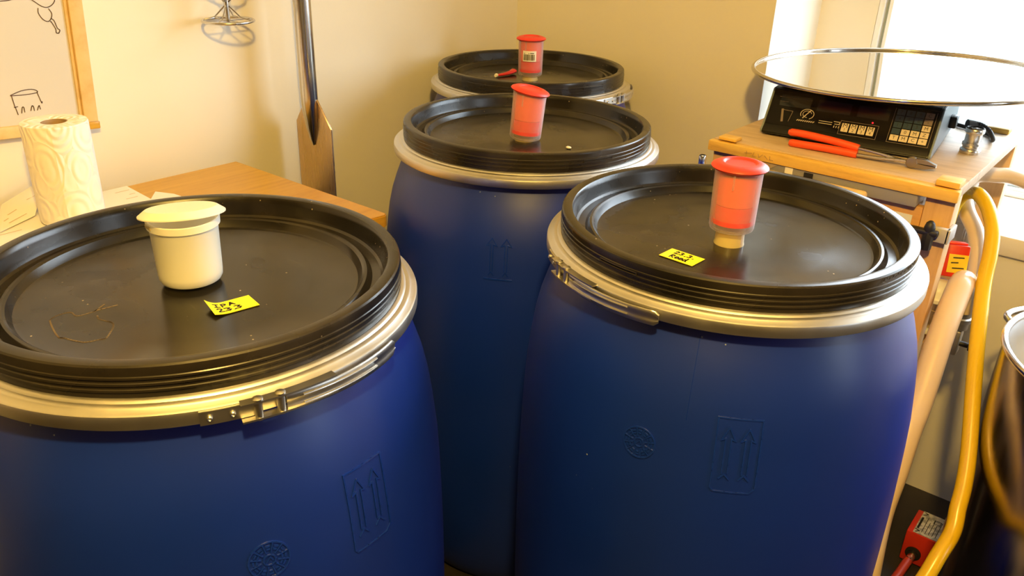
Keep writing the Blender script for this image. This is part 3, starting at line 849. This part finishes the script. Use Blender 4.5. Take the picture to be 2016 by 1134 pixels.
# ------------------------------------------------------------------ whisk and mash paddle on the left wall
t = thing('wire_whisk', 'silver wire whisk with a round base ring hanging on the left wall', 'whisk', (WX, .887, .130))
bm = bm_new(); rg = .0455
tube(bm, [(.058 + rg * math.cos(2 * PI * k / 40), rg * math.sin(2 * PI * k / 40), 0) for k in range(40)], .0026, 10, closed=True)
part('bottom_ring', bm, t, 'steel')
bm = bm_new(); tube(bm, [(.058, 0, -.002), (.058, 0, .42)], .0042, 12); part('handle', bm, t, 'steel')
bm = bm_new()
for a in (35, 125, 215, 305):
    a = math.radians(a); pth = [(.058 + rg * math.cos(a), rg * math.sin(a), .001), (.058 + rg * .55 * math.cos(a), rg * .55 * math.sin(a), .006), (.058 + .004 * math.cos(a), .004 * math.sin(a), .026), (.058 - rg * .8 * math.cos(a), -rg * .8 * math.sin(a), .062)]
    tube(bm, pth, .0013, 6)
tube(bm, [(.058 - rg, .0, .0), (.058 + rg, .0, .0)], .0013, 6); tube(bm, [(.058, -rg, 0), (.058, rg, 0)], .0013, 6)
part('cross_wire', bm, t, 'steel')
bm = bm_new(); tube(bm, [(.058 + rg * .8 * math.cos(2 * PI * k / 40), rg * .8 * math.sin(2 * PI * k / 40), .062) for k in range(40)], .0022, 8, closed=True); part('upper_ring', bm, t, 'steel')
bm = bm_new(); tube(bm, [(-.005, 0, .40), (.03, 0, .405), (.058, 0, .42)], .003, 8); part('wall_hook', bm, t, 'steel')

px, py = -1.382, 1.040
t = thing('mash_paddle', 'steel mash paddle standing against the left wall behind the workbench', 'paddle', (px, py, FZ))
K = lambda z: z + ZF
bm = bm_new()
prism(bm, [(-.062, .0), (.054, .0), (.058, K(-.086)), (.018, K(-.032)), (-.018, K(-.032)), (-.056, K(-.086))], -.0022, .0022, 'xzy')
bmesh.ops.bevel(bm, geom=list(bm.edges), offset=.0012, segments=1, affect='EDGES')
part('blade', bm, t, 'paddle')
bm = bm_new()
zs = [K(-.128), K(-.115), K(-.09), K(-.06), K(-.042), K(-.03), K(.9)]
tube(bm, [(.0, -.0035 - .003 * min(1, k / 4), z) for k, z in enumerate(zs)], [.002, .006, .0115, .0155, .0172, .0175, .0175], 24)
part('handle', bm, t, 'steel')

# ------------------------------------------------------------------ wooden table in front of the window
TZ = -.04
X0, X1, Y0, Y1 = -.658, -.236, 1.388, 1.862
t = thing('wooden_table', 'rough pine table in front of the window carrying the scale', 'table', ((X0 + X1) / 2, (Y0 + Y1) / 2, FZ))
tb = ((X0 + X1) / 2, (Y0 + Y1) / 2, FZ)
part('tabletop', wl(b2(bm_new(), (X0, Y0 + .004, TZ - .018), (X1, Y1, TZ), .002), tb), t, 'table')
part('front_batten', wl(b2(bm_new(), (X0 - .003, Y0 - .012, TZ - .0205), (X1 + .002, Y0 + .0035, TZ - .002), .0015), tb), t, 'batten')
part('corner_block', wl(b2(bm_new(), (X0 + .012, Y0 - .004, TZ + .0002), (X0 + .046, Y0 + .022, TZ + .006), .0015), tb), t, 'batten')
part('corner_block', wl(b2(bm_new(), (X1 - .036, Y0 - .006, TZ + .0002), (X1 - .001, Y0 + .030, TZ + .010), .0015), tb), t, 'batten')
part('corner_block', wl(b2(bm_new(), (X1 - .060, Y1 - .040, TZ + .0002), (X1 - .018, Y1 - .010, TZ + .011), .003), tb), t, 'batten')
for x, y in ((X0 + .024, Y0 + .024), (X1 - .024, Y0 + .024), (X0 + .024, Y1 - .024), (X1 - .022, Y1 - .024)):
    part('leg', wl(b2(bm_new(), (x - .022, y - .020, FZ), (x + .022, y + .020, TZ - .018), .002), tb), t, 'leg')
part('front_apron', wl(b2(bm_new(), (X0 + .047, Y0 + .008, -.185), (X1 - .047, Y0 + .024, -.084), .002), tb), t, 'apron')
part('lower_rail', wl(b2(bm_new(), (X1 - .040, Y0 + .045, -.385), (X1 - .006, Y1 - .045, -.345), .002), tb), t, 'leg')
part('lower_rail', wl(b2(bm_new(), (X0 + .006, Y0 + .045, -.385), (X0 + .040, Y1 - .045, -.345), .002), tb), t, 'leg')
part('shelf', wl(b2(bm_new(), (X0 + .008, Y0 + .046, -.344), (X1 - .008, Y1 - .046, -.330), .001), tb), t, 'apron')
bm = bm_new()
part('paper_label', wl(b2(bm_new(), (X1 - .115, Y0 + .0068, -.137), (X1 - .060, Y0 + .0078, -.100)), tb), t, 'label')
bm = bm_new()
tf = lambda x, y, h: Vector((x - .585 + .030, Y0 - .0126, TZ - .0115 + y)) - Vector(tb)
for l in ([(-.030, .004), (-.030, -.004)], [(-.034, .0), (-.020, .002)], [(-.016, .004), (-.018, -.003), (-.012, -.003)], [(-.008, .003), (-.006, -.003), (.0, .003)], [(.004, .002), (.010, -.003)], [(.014, .003), (.014, -.003), (.02, -.003)]):
    stroke(bm, lambda s, q, h: tf(s, q, 0) + Vector((0, -h, 0)), l, .0012, .0002)
part('pencil_marks', bm, t, wood('faint_mark', (.55, .33, .11), (.6, .36, .12), (.5, .3, .1), knots=False))

# things under and in front of the table
t = thing('plastic_bin', 'grey translucent plastic bin on the shelf under the wooden table', 'bin', (-.45, 1.5785, -.330))
bm = bm_new()
b2(bm, (-.145, -.150, 0), (.145, .150, .008)); b2(bm, (-.145, -.150, .008), (-.138, .150, .240)); b2(bm, (.138, -.150, .008), (.145, .150, .240)); b2(bm, (-.138, .143, .008), (.138, .150, .240)); b2(bm, (-.138, -.150, .008), (.138, -.143, .240))
part('body', bm, t, 'greybin')
bm = bm_new(); frame = [(-.165, -.160), (.165, -.160), (.165, .160), (-.165, .160)]
b2(bm, (-.158, -.198, .2475), (.158, -.1515, .2685), .002); b2(bm, (-.158, .1515, .241), (.158, .160, .258), .002); b2(bm, (-.158, -.151, .241), (-.147, .151, .258), .002); b2(bm, (.147, -.151, .241), (.158, .151, .258), .002)
part('rim', bm, t, 'greybin')
bm = bm_new(); b2(bm, (-.062, -.1995, .248), (-.048, -.1985, .268)); part('white_clip', bm, t, 'white')
bm = bm_new(); b2(bm, (-.028, -.1995, .248), (-.012, -.1985, .266)); part('dark_clip', bm, t, 'rubber')
bm = bm_new(); prism(bm, [(-.105, .248), (-.075, .268), (-.115, .268), (-.135, .248)], -.1995, -.1985, 'xzy'); part('tan_tab', bm, t, 'taupe')
bm = bm_new(); b2(bm, (-.100, -.014, 0), (.100, .0, .795), .006, 3)
single('plank', bm, 'plank', (-.465, 1.3748, FZ), 'pale round-edged wooden plank leaning on the table front behind the right drum', 'plank')
bm = bm_new()
t = thing('steel_pipe', 'upright steel pipe stub between the right drum and the wooden table', 'pipe', (-.613, 1.262, FZ))
part('tube', lathe(bm_new(), [(.0055, 0), (.0055, .826), (.0045, .828), (.0045, .70), (0, .70)], 20), t, 'steel')
part('collar', lathe(bm_new(), [(.0055, .800), (.0062, .801), (.0062, .826), (.0055, .8275)], 20), t, 'steel')
part('foot', lathe(bm_new(), [(0, 0), (.03, 0), (.03, .006), (.008, .008), (.0056, .02)], 24), t, 'steel')

# ------------------------------------------------------------------ price computing scale
SA = math.radians(6.4)
t = thing('digital_scale', 'black digital counter scale with cream keys on the wooden table', 'scale', (-.610, 1.484, TZ + .0002), rotz=SA)
SW, SD = .296, .290
bm = bm_new()
prof = [(.010, .0025), (-.008, .003), (-.0105, .006), (-.009, .011), (.0, .018), (.040, .078), (.052, .0815), (.20, .0815), (.275, .070), (.290, .055), (.290, .010), (.28, .006)]
prism(bm, [(y, z) for y, z in prof], .004, SW - .004, 'yzx')
bmesh.ops.bevel(bm, geom=list(bm.edges), offset=.0016, segments=2, affect='EDGES')
part('housing', bm, t, 'abs')
for x in (0., SW - .0042):
    bm = bm_new(); prism(bm, [(.012, .004), (-.006, .0045), (-.007, .010), (.003, .0185), (.043, .0785), (.056, .080), (.20, .080), (.273, .0685), (.288, .054), (.288, .010)], x, x + .0042, 'yzx')
    bmesh.ops.bevel(bm, geom=list(bm.edges), offset=.0010, segments=1, affect='EDGES')
    part('side_cheek', bm, t, 'abs_window_lit')
for x in (.02, SW - .02):
    for y in (.03, .26): part('foot', lathe(bm_new(), [(0, 0), (.011, 0), (.011, .004), (0, .004)], 16, (x, y, 0)), t, 'rubber')
# sloping panel: local axes p along width, q up the slope
e1 = Vector((0, .040, .060)).normalized(); en = Vector((0, -e1.z, e1.y)); PL = math.hypot(.040, .060)
def pf(p, q, h): return Vector((p * SW, .0, .018)) + e1 * (q * PL) + en * (h + .0002)
def quadp(bm, p0, p1, q0, q1, h0, h1, skew=0.):
    lo = [bm.verts.new(pf(p, q, h0)) for p, q in ((p0, q0), (p1, q0), (p1, q1), (p0, q1))]
    hi = [bm.verts.new(pf(p, q, h1)) for p, q in ((p0, q0), (p1, q0), (p1, q1), (p0, q1))]
    bm.faces.new(hi); bm.faces.new(lo[::-1])
    for k in range(4): bm.faces.new((lo[k], lo[(k + 1) % 4], hi[(k + 1) % 4], hi[k]))
    return bm
pan = part('control_panel', quadp(bm_new(), .02, .98, .04, .97, 0, .0006), t, 'film')
for p0, p1 in ((.07, .26), (.30, .50), (.54, .72)): part('display_window', quadp(bm_new(), p0, p1, .56, .86, .0006, .0009), pan, 'display')
kx, kw = .475, .040
for k in range(4):
    p0 = kx + k * .049
    part('memory_key', quadp(bm_new(), p0, p0 + kw, .12, .34, .0006, .0018), pan, 'key')
bm = bm_new()
for k in range(4):
    for ch, q, sz in (('M', .275, .0115), (str(k + 1), .175, .0075)):
        b = text_bm(ch, sz, lambda x, y, h, c=kx + k * .049 + kw / 2, q=q: pf(c + x / SW, q + y / PL, .0020))
        me = bpy.data.meshes.new('x'); b.to_mesh(me); b.free(); bm.from_mesh(me); bpy.data.meshes.remove(me)
part('key_lettering', bm, pan, 'ink')
part('status_light', lathe(bm_new(), [(0, 0), (.0016, 0), (.0014, .001), (0, .0014)], 12, pf(.640, .46, .0006), Matrix((Vector((1, 0, 0)), e1, en)).transposed()), pan, 'led')
kp0, kpw, kq0, kqh = .755, .0455, .10, .145
lab = [['T', 'M', 'C', '+'], ['.', '0', 'M', 'Z'], ['1', '2', '3', 'M'], ['4', '5', '6', '-'], ['7', '8', '9', 'C']]
bm = bm_new()
for r_ in range(5):
    for c_i in range(4):
        light = c_i == 3 or r_ == 0 or (r_ == 1 and c_i > 0)
        dim = c_i == 3 and r_ > 2
        p0 = kp0 + c_i * .052; q0 = kq0 + r_ * .165
        part('keypad_key', quadp(bm_new(), p0, p0 + kpw, q0, q0 + kqh, .0006, .0016), pan, 'keydim' if dim else ('key' if light else 'keyglare'))
        b = text_bm(lab[r_][c_i], .0085, lambda x, y, h, c=p0 + kpw / 2, q=q0 + kqh / 2: pf(c + x / SW, q + y / PL, .0018))
        me = bpy.data.meshes.new('x'); b.to_mesh(me); b.free(); bm.from_mesh(me); bpy.data.meshes.remove(me)
part('keypad_lettering', bm, pan, 'ink')
# panel print: round script emblem, small words, maker's corner mark
bm = bm_new(); sf = lambda s, q, h: pf(s / SW, q / PL, .0007 + h)
cx, cy = .255 * SW, .43 * PL
arc = lambda r, a0, a1, ex=1.25: [(cx + r * ex * math.cos(math.radians(a)), cy + r * math.sin(math.radians(a))) for a in range(a0, a1 + 1, 15)]
stroke(bm, sf, arc(.0095, -60, 210), .0011, .0002); stroke(bm, sf, arc(.0062, 20, 280), .0009, .0002)
stroke(bm, sf, [(cx - .006, cy - .008), (cx, cy + .001), (cx + .005, cy + .008)], .0016, .0002)
for k in range(9): stroke(bm, sf, [(cx - .015 + k * .0036, cy - .0145), (cx - .013 + k * .0036, cy - .0125)], .0013, .0002)
for k in range(7): stroke(bm, sf, [(cx + .024 + k * .0034, cy - .0085), (cx + .0265 + k * .0034, cy - .0085)], .0010, .0002); stroke(bm, sf, [(cx + .024 + k * .0034, cy - .0125), (cx + .0265 + k * .0034, cy - .0125)], .0010, .0002)
stroke(bm, sf, [(cx + .050, cy - .006), (cx + .060, cy - .006), (cx + .060, cy - .0105), (cx + .052, cy - .0105)], .0011, .0002)
for k in range(3): stroke(bm, sf, [(cx + .052 + k * .004, cy - .014), (cx + .052 + k * .004, cy - .017)], .0012, .0002)
part('panel_print', bm, pan, 'print')
bm = bm_new()
stroke(bm, sf, [(.100 * SW, .46 * PL), (.115 * SW, .16 * PL)], .004, .0002); stroke(bm, sf, [(.10 * SW, .46 * PL), (.165 * SW, .45 * PL), (.155 * SW, .17 * PL)], .0008, .0002)
stroke(bm, sf, [(.06 * SW, .80 * PL), (.26 * SW, .80 * PL)], .0006, .0002); stroke(bm, sf, [(.07 * SW, .68 * PL), (.12 * SW, .68 * PL)], .0010, .0002)
stroke(bm, sf, [(.463 * SW, .05 * PL), (.463 * SW, .40 * PL), (.680 * SW, .40 * PL), (.680 * SW, .05 * PL), (.463 * SW, .05 * PL)], .0007, .0002)
stroke(bm, sf, [(.743 * SW, .05 * PL), (.743 * SW, .93 * PL)], .0007, .0002); stroke(bm, sf, [(.743 * SW, .05 * PL), (.969 * SW, .05 * PL), (.969 * SW, .93 * PL)], .0007, .0002)
part('panel_lines', bm, pan, 'keydim')
bm = bm_new(); b2(bm, (.06, .07, .0815), (SW - .06, .25, .090), .003); part('weighing_platform', bm, t, 'abs')
bm = bm_new(); b2(bm, (SW - .0002, .165, .025), (SW + .012, .195, .046), .002); part('power_socket', bm, t, 'abs')

# power cable
t = thing('power_cable', 'black power cable with ribbed plug end leaving the scale side', 'cable', (-.330, 1.700, TZ))
cb = (-.330, 1.700, TZ)
bm = bm_new(); tube(bm, [(.024, -.008, .036), (.036, .000, .035)], [.0095, .0080], 16, flat=.9); part('plug', bm, t, 'rubber')
bm = bm_new()
for k in range(7):
    q = k / 6; tube(bm, [Vector((.037 + .022 * q, .001 + .010 * q, .0345 - .009 * q * q)), Vector((.0390 + .022 * q, .002 + .010 * q, .0343 - .009 * q * q))], .0072 - .0022 * q, 14)
part('strain_relief', bm, t, 'rubber')
bm = bm_new(); tube(bm, smooth_path([(.036, .001, .035), (.056, .010, .029), (.067, .016, .014), (.064, .036, .0048), (.045, .090, .0042), (-.02, .125, .0042)], 6), .0040, 10); part('cord', bm, t, 'rubber')

# steel coupling on the table
t = thing('hose_coupling', 'small steel hose coupling standing on the table beside the scale', 'coupling', (-.279, 1.628, TZ))
bm = bm_new(); lathe(bm, [(0, 0), (.0165, 0), (.0172, .002), (.0172, .007), (.0160, .009), (.0140, .010), (.0140, .013), (.0158, .015), (.0158, .019), (.0138, .021), (.0132, .034), (.0145, .036), (.0160, .038), (.0160, .043), (.0150, .0445), (.0125, .0440), (.0118, .038), (.0115, .004), (0, .004)], 40)
part('body', bm, t, 'steel')
bm = bm_new(); tube(bm, [(.0135 * math.cos(2 * PI * k / 28), .0135 * math.sin(2 * PI * k / 28), .0447) for k in range(28)], .0016, 8, closed=True); part('seal', bm, t, 'rubber')

# red-handled pliers lying on edge against the scale's foot
t = thing('pliers', 'pliers with two long red grips lying before the scale', 'pliers', (-.410, 1.4435, TZ), rotz=math.radians(4))
for k, (z0, z1, y_) in enumerate(((.0235, .0170, .0075), (.0068, .0068, .0))):
    bm = bm_new(); pp = smooth_path([(-.130 + .006 * k, y_, z0), (-.10, y_, z0 + .0003), (-.05, y_ * .8, (z0 + z1) / 2 + .001), (-.006, y_ * .6, z1)], 6)
    tube(bm, pp, [.0040] + [.0066] * (len(pp) - 2) + [.0062], 14); part('red_grip', bm, t, 'grip')
    bm = bm_new(); tube(bm, smooth_path([(-.008, y_ * .6, z1), (.03, y_ * .5, (z1 + .010) / 2 + (.001 if k == 0 else -.0005)), (.060, y_ * .4, .0105), (.080, y_ * .3, .0105)], 4), .0036, 10, flat=.8); part('handle_shank', bm, t, 'steel')
bm = bm_new(); lathe(bm, [(0, -.005), (.009, -.005), (.0095, -.003), (.0095, .004), (.008, .0055), (.003, .0058), (0, .0058)], 24, (.082, .001, .0105), rotm('X', 90)); part('pivot', bm, t, 'plier')
for z_ in (0, 1):
    bm = bm_new(); sg = 1 if z_ else -1
    prism(bm, [(.078, .0105), (.088, .0105 + sg * .0085), (.104, .0105 + sg * .0075), (.120, .0105 + sg * .002), (.119, .0105 + sg * .0006), (.092, .0105 + sg * .0004)], -.004, .005, 'xzy'); bmesh.ops.bevel(bm, geom=list(bm.edges), offset=.0006, segments=1, affect='EDGES'); part('jaw', bm, t, 'plier')

# polished round lid lying on the scale
t = thing('pot_lid', 'large round polished steel lid lying on the scale', 'lid', (-.442, 1.728, .0505))
RL = .2855; nrm = Vector((-.037, -.015, 1)).normalized(); q_ = Vector((0, 0, 1)).rotation_difference(nrm).to_matrix()
CL = (0, 0, .0150)
bm = bm_new(); lathe(bm, [(0, -.0045), (RL - .02, -.0045), (RL - .006, -.0030), (RL - .006, -.0012), (RL - .02, -.0022), (0, -.0022)], 128, CL, q_); part('disc', bm, t, 'mirror', angle=20)
bm = bm_new(); n_ = 128
tube(bm, [Vector(CL) + q_ @ Vector(((RL - .0035) * math.cos(2 * PI * k / n_), (RL - .0035) * math.sin(2 * PI * k / n_), 0)) for k in range(n_)], .0042, 12, closed=True); part('rolled_rim', bm, t, 'rim')

# ------------------------------------------------------------------ stock pot at the right edge
pc = (.100, 1.385); PR, PZ = .220, -.235; PH = PZ - FZ
t = thing('stock_pot', 'tall steel stock pot with loop handle at the right edge, on the floor', 'pot', (*pc, FZ))
bm = bm_new(); lathe(bm, [(0, .0), (PR - .02, .0), (PR - .006, .004), (PR - .001, .016), (PR - .001, PH - .006), (PR - .0025, PH - .006)], 96); part('body', bm, t, 'pot')
bm = bm_new(); lathe(bm, [(PR - .0025, PH - .006), (PR - .004, PH - .008), (PR - .004, .016), (PR - .02, .008), (0, .008)], 96); part('inner_wall', bm, t, 'pot_window_lit')
bm = bm_new(); tube(bm, [((PR - .001) * math.cos(2 * PI * k / 96), (PR - .001) * math.sin(2 * PI * k / 96), PH - .004) for k in range(96)], .0055, 12, closed=True); part('rolled_rim', bm, t, 'potrim')
ah = math.radians(146); rad = Vector((math.cos(ah), math.sin(ah), 0)); tan = Vector((-math.sin(ah), math.cos(ah), 0))
zc = PH - .035
bm = bm_new(); pth = smooth_path([rad * (PR + .001) + tan * .048 + Vector((0, 0, zc)), rad * (PR + .030) + tan * .046 + Vector((0, 0, zc + .006)), rad * (PR + .040) + tan * .022 + Vector((0, 0, zc + .009)), rad * (PR + .040) - tan * .022 + Vector((0, 0, zc + .009)), rad * (PR + .030) - tan * .046 + Vector((0, 0, zc + .006)), rad * (PR + .001) - tan * .048 + Vector((0, 0, zc))], 7)
tube(bm, pth, .0058, 14); part('loop_handle', bm, t, 'steel')
bm = bm_new()
for sg in (1, -1):
    o_ = rad * (PR - .0015 + .001) + tan * sg * .048
    a_ = [o_ + Vector((0, 0, zc + .022)), o_ + tan * sg * .010 + Vector((0, 0, zc + .010)), o_ + tan * sg * .004 + Vector((0, 0, zc - .055)), o_ - tan * sg * .012 + Vector((0, 0, zc - .010))]
    lo = [bm.verts.new(p) for p in a_]; hi = [bm.verts.new(p + rad * .004) for p in a_]
    bm.faces.new(lo); bm.faces.new(hi[::-1])
    for k in range(4): bm.faces.new((lo[k], lo[(k + 1) % 4], hi[(k + 1) % 4], hi[k]))
part('handle_plate', bm, t, 'steel')

# ------------------------------------------------------------------ hoses
def hose(name, label, pts, r, mat, n=8, seg=18, cat='hose', lift=True):
    pp = smooth_path(pts, n); b = pts[0]
    bm = bm_new(); tube(bm, [Vector(p) - Vector(b) for p in pp], r, seg)
    return single(name, bm, mat, b, label, cat)
hose('hose', 'thick beige hose rising from the floor to the pump', [(-.14, 1.22, FZ + .0206), (-.135, 1.12, -.80), (-.142, 1.08, -.70), (-0.170, 1.103, -0.650), (-0.177, 1.127, -0.602), (-0.190, 1.174, -0.519), (-0.192, 1.215, -0.460), (-0.196, 1.260, -0.405), (-0.198, 1.304, -0.366), (-0.206, 1.382, -0.284), (-0.209, 1.437, -0.239), (-0.210, 1.468, -0.222), (-0.212, 1.509, -0.233), (-.209, 1.530, -.258), (-.207, 1.535, -.293)], .0205, 'beige')
hose('hose', 'yellow hose hanging over the table corner in front of the steel pot', [(.05, .90, FZ + .0125), (-.06, .96, -.80), (-.108, 1.06, -.64), (-0.096, 1.144, -0.541), (-0.089, 1.192, -0.507), (-0.094, 1.220, -0.478), (-0.098, 1.246, -0.453), (-0.109, 1.283, -0.413), (-0.136, 1.350, -0.337), (-0.158, 1.412, -0.278), (-0.179, 1.476, -0.215), (-0.187, 1.509, -0.172), (-0.198, 1.536, -0.137), (-0.218, 1.565, -0.111), (-0.242, 1.594, -0.100), (-0.266, 1.637, -0.114), (-.280, 1.648, -.135), (-.284, 1.640, -.165), (-.281, 1.625, -.205)], .0120, 'yellow')
hose('hose', 'thinner beige hose looping from the window side under the table corner', [(-.02, 1.84, -.205), (-.10, 1.80, -.150), (-.202, 1.752, -.101), (-.243, 1.728, -.096), (-.270, 1.707, -.098), (-.279, 1.694, -.115), (-.275, 1.684, -.140), (-.262, 1.668, -.160), (-.236, 1.650, -.190), (-.216, 1.622, -.240), (-.212, 1.60, -.285), (-.216, 1.578, -.318)], .0145, 'beige')

# ------------------------------------------------------------------ pump on the side of the table
pb = (-.246, 1.500, -.330)
t = thing('pump', 'small transfer pump under a red switch box with yellow sticker, beside the table leg', 'pump', pb)
bm = bm_new(); b2(bm, (-.030, -.034, 0), (.036, .032, .010), .002); part('white_base', bm, t, 'white')
bm = bm_new(); lathe(bm, [(0, .0105), (.026, .0105), (.0285, .014), (.0285, .040), (.0300, .041), (.0300, .045), (.0285, .046), (.0285, .058), (0, .058)], 36); part('motor', bm, t, 'brass')
bm = bm_new()
for a in (20, 75, 130, 285, 340):
    a = math.radians(a); box(bm, (.0292 * math.cos(a), .0292 * math.sin(a), .026), (.002, .003, .022), 0, 1, Matrix.Rotation(a, 3, 'Z'))
part('cooling_fin', bm, t, 'brass')
bm = bm_new(); lathe(bm, [(0, .0582), (.0295, .0582), (.0310, .060), (.0310, .066), (.0285, .069), (.0272, .078), (.0215, .088), (.012, .094), (0, .0955)], 36); part('pump_head', bm, t, 'white')
bm = bm_new()
for k in range(6):
    a = math.radians(60 * k + 15); lathe(bm, [(0, .066), (.0028, .066), (.0028, .071), (0, .071)], 6, (.0288 * math.cos(a), .0288 * math.sin(a), 0))
part('bolt', bm, t, 'steel')
bm = bm_new(); lathe(bm, [(0, 0), (.0165, 0), (.0165, .012), (.0195, .014), (.0195, .022), (.0170, .024), (.0170, .034), (0, .034)], 32, (.039, .035, .001)); part('hose_coupling', bm, t, 'cast')
bm = bm_new(); tube(bm, [(.008, .022, .030), (.039, .035, .012)], .0095, 16); part('elbow', bm, t, 'cast')
bm = bm_new(); b2(bm, (.026, .022, -.050), (.050, .048, -.001), .003); part('valve_block', bm, t, 'cast')
bm = bm_new(); tube(bm, [(.050, .035, -.028), (.066, .035, -.028)], .005, 12); box(bm, (.068, .035, -.028), (.005, .030, .008), .002); part('valve_lever', bm, t, 'rubber')
rotb = rotm('Z', 24) @ rotm('X', -14)
o_ = Vector((.006, .014, .130))
bm = bm_new(); box(bm, o_, (.040, .036, .056), .003, 2, rotb); rb = part('switch_box', bm, t, 'redbox')
bm = bm_new(); box(bm, o_ + rotb @ Vector((.002, .002, .0300)), (.030, .026, .0038), .0015, 2, rotb); part('switch_cover', bm, rb, 'redcap', label='translucent pinkish switch cover')
bm = bm_new(); box(bm, o_ + rotb @ Vector((.004, -.0184, -.004)), (.031, .0006, .032), 0, 1, rotb); ys = part('warning_sticker', bm, rb, 'ysticker')
bm = bm_new()
for k, (xa, xb) in enumerate(((-.004, .012), (-.006, .004), (-.003, .014))): stroke(bm, lambda s, q, h: o_ + rotb @ Vector((s, -.0189 - h, q)), [(xa, .006 - .009 * k), (xb, .007 - .009 * k)], .0020, .0003)
part('sticker_text', bm, ys, 'ink')

# black twin-knob hose clamp on the table leg
t = thing('pipe_clamp', 'black two-knob clamp on a grey bracket on the front table leg', 'clamp', (-.268, 1.385, -.140))
bm = bm_new(); b2(bm, (.006, -.012, .012), (.036, .000, .036), .002); b2(bm, (.030, -.012, .012), (.037, .030, .036), .002); part('grey_bracket', bm, t, 'bracket')
for x in (-.022, .008):
    bm = bm_new(); k8 = [(.0078, 0), (.0088, .002), (.0088, .024), (.007, .030), (0, .030)]
    lathe(bm, [(0, 0)] + k8, 8, (x, -.020, 0)); part('knob', bm, t, 'rubber', angle=25)
bm = bm_new(); b2(bm, (-.032, -.027, .024), (.022, -.013, .033), .003); lathe(bm, [(0, .03), (.0075, .03), (.0085, .036), (.0065, .044), (.003, .0475), (0, .048)], 20, (.0075, -.020, 0)); part('wing_bar', bm, t, 'rubber')

# taupe box on the wall behind the table leg
t = thing('wall_box', 'flat grey-brown box on the wall behind the front table leg', 'box', (-.290, WY, -.275))
part('casing', b2(bm_new(), (-.035, -.030, 0), (.018, -.001, .125), .002), t, 'taupe')
part('cover_plate', b2(bm_new(), (-.032, -.033, .004), (.015, -.0302, .060), .001), t, 'taupe')

# red supply box on the floor
t = thing('connector_box', 'red box with a grey data plate on the floor beside the pot', 'box', (-.160, 1.573, FZ))
bm = bm_new(); b2(bm, (-.031, -.042, .004), (.031, .042, .078), .003); part('housing', bm, t, 'redbox')
for x in (-.022, .022): part('foot', lathe(bm_new(), [(0, 0), (.006, 0), (.006, .0045), (0, .0045)], 12, (x, 0, 0)), t, 'rubber')
bm = bm_new(); b2(bm, (-.020, -.040, .0782), (.0295, .040, .0792)); pl = part('data_plate', bm, t, 'plate')
bm = bm_new(); df = lambda s, q, h: Vector((s, q, .0793 + h))
for k in range(9): stroke(bm, df, [(-.0155, -.022 + k * .0045), (-.0155, -.0195 + k * .0045)], .004, .0002)
stroke(bm, df, [(-.017, .026), (-.010, .034), (-.016, .036)], .0022, .0002); stroke(bm, df, [(-.016, -.036), (-.010, -.030), (-.018, -.028)], .0022, .0002)
for k in range(5): stroke(bm, df, [(-.006 + k * .0065, -.032), (-.006 + k * .0065, -.032 + (.040 if k % 2 else .055))], .0012, .0002)
stroke(bm, df, [(.006, .024), (.018, .024), (.018, .012), (.006, .012), (.006, .024)], .0012, .0002)
part('plate_print', bm, pl, 'ink')
bm = bm_new(); lathe(bm, [(0, 0), (.015, 0), (.015, .003), (.010, .004), (.010, .010), (0, .010)], 24, (-.008, -.042, .030), rotm('X', 90)); part('cable_gland', bm, t, 'rubber')
bm = bm_new(); tube(bm, [(-.008, -.051, .030), (-.010, -.070, .028)], .0075, 14); part('brass_sleeve', bm, t, 'brass')
bm = bm_new(); lathe(bm, [(0, 0), (.0042, 0), (.0042, .003), (.002, .0034), (0, .0028)], 14, (-.010, -.066, .0348)); part('clamp_screw', bm, t, 'steel')
bm = bm_new(); tube(bm, smooth_path([(-.010, -.068, .028), (-.014, -.110, .020), (-.020, -.170, .012), (-.030, -.26, .010), (-.035, -.40, .010)], 6), .0088, 14); part('red_cable', bm, t, 'redcable')
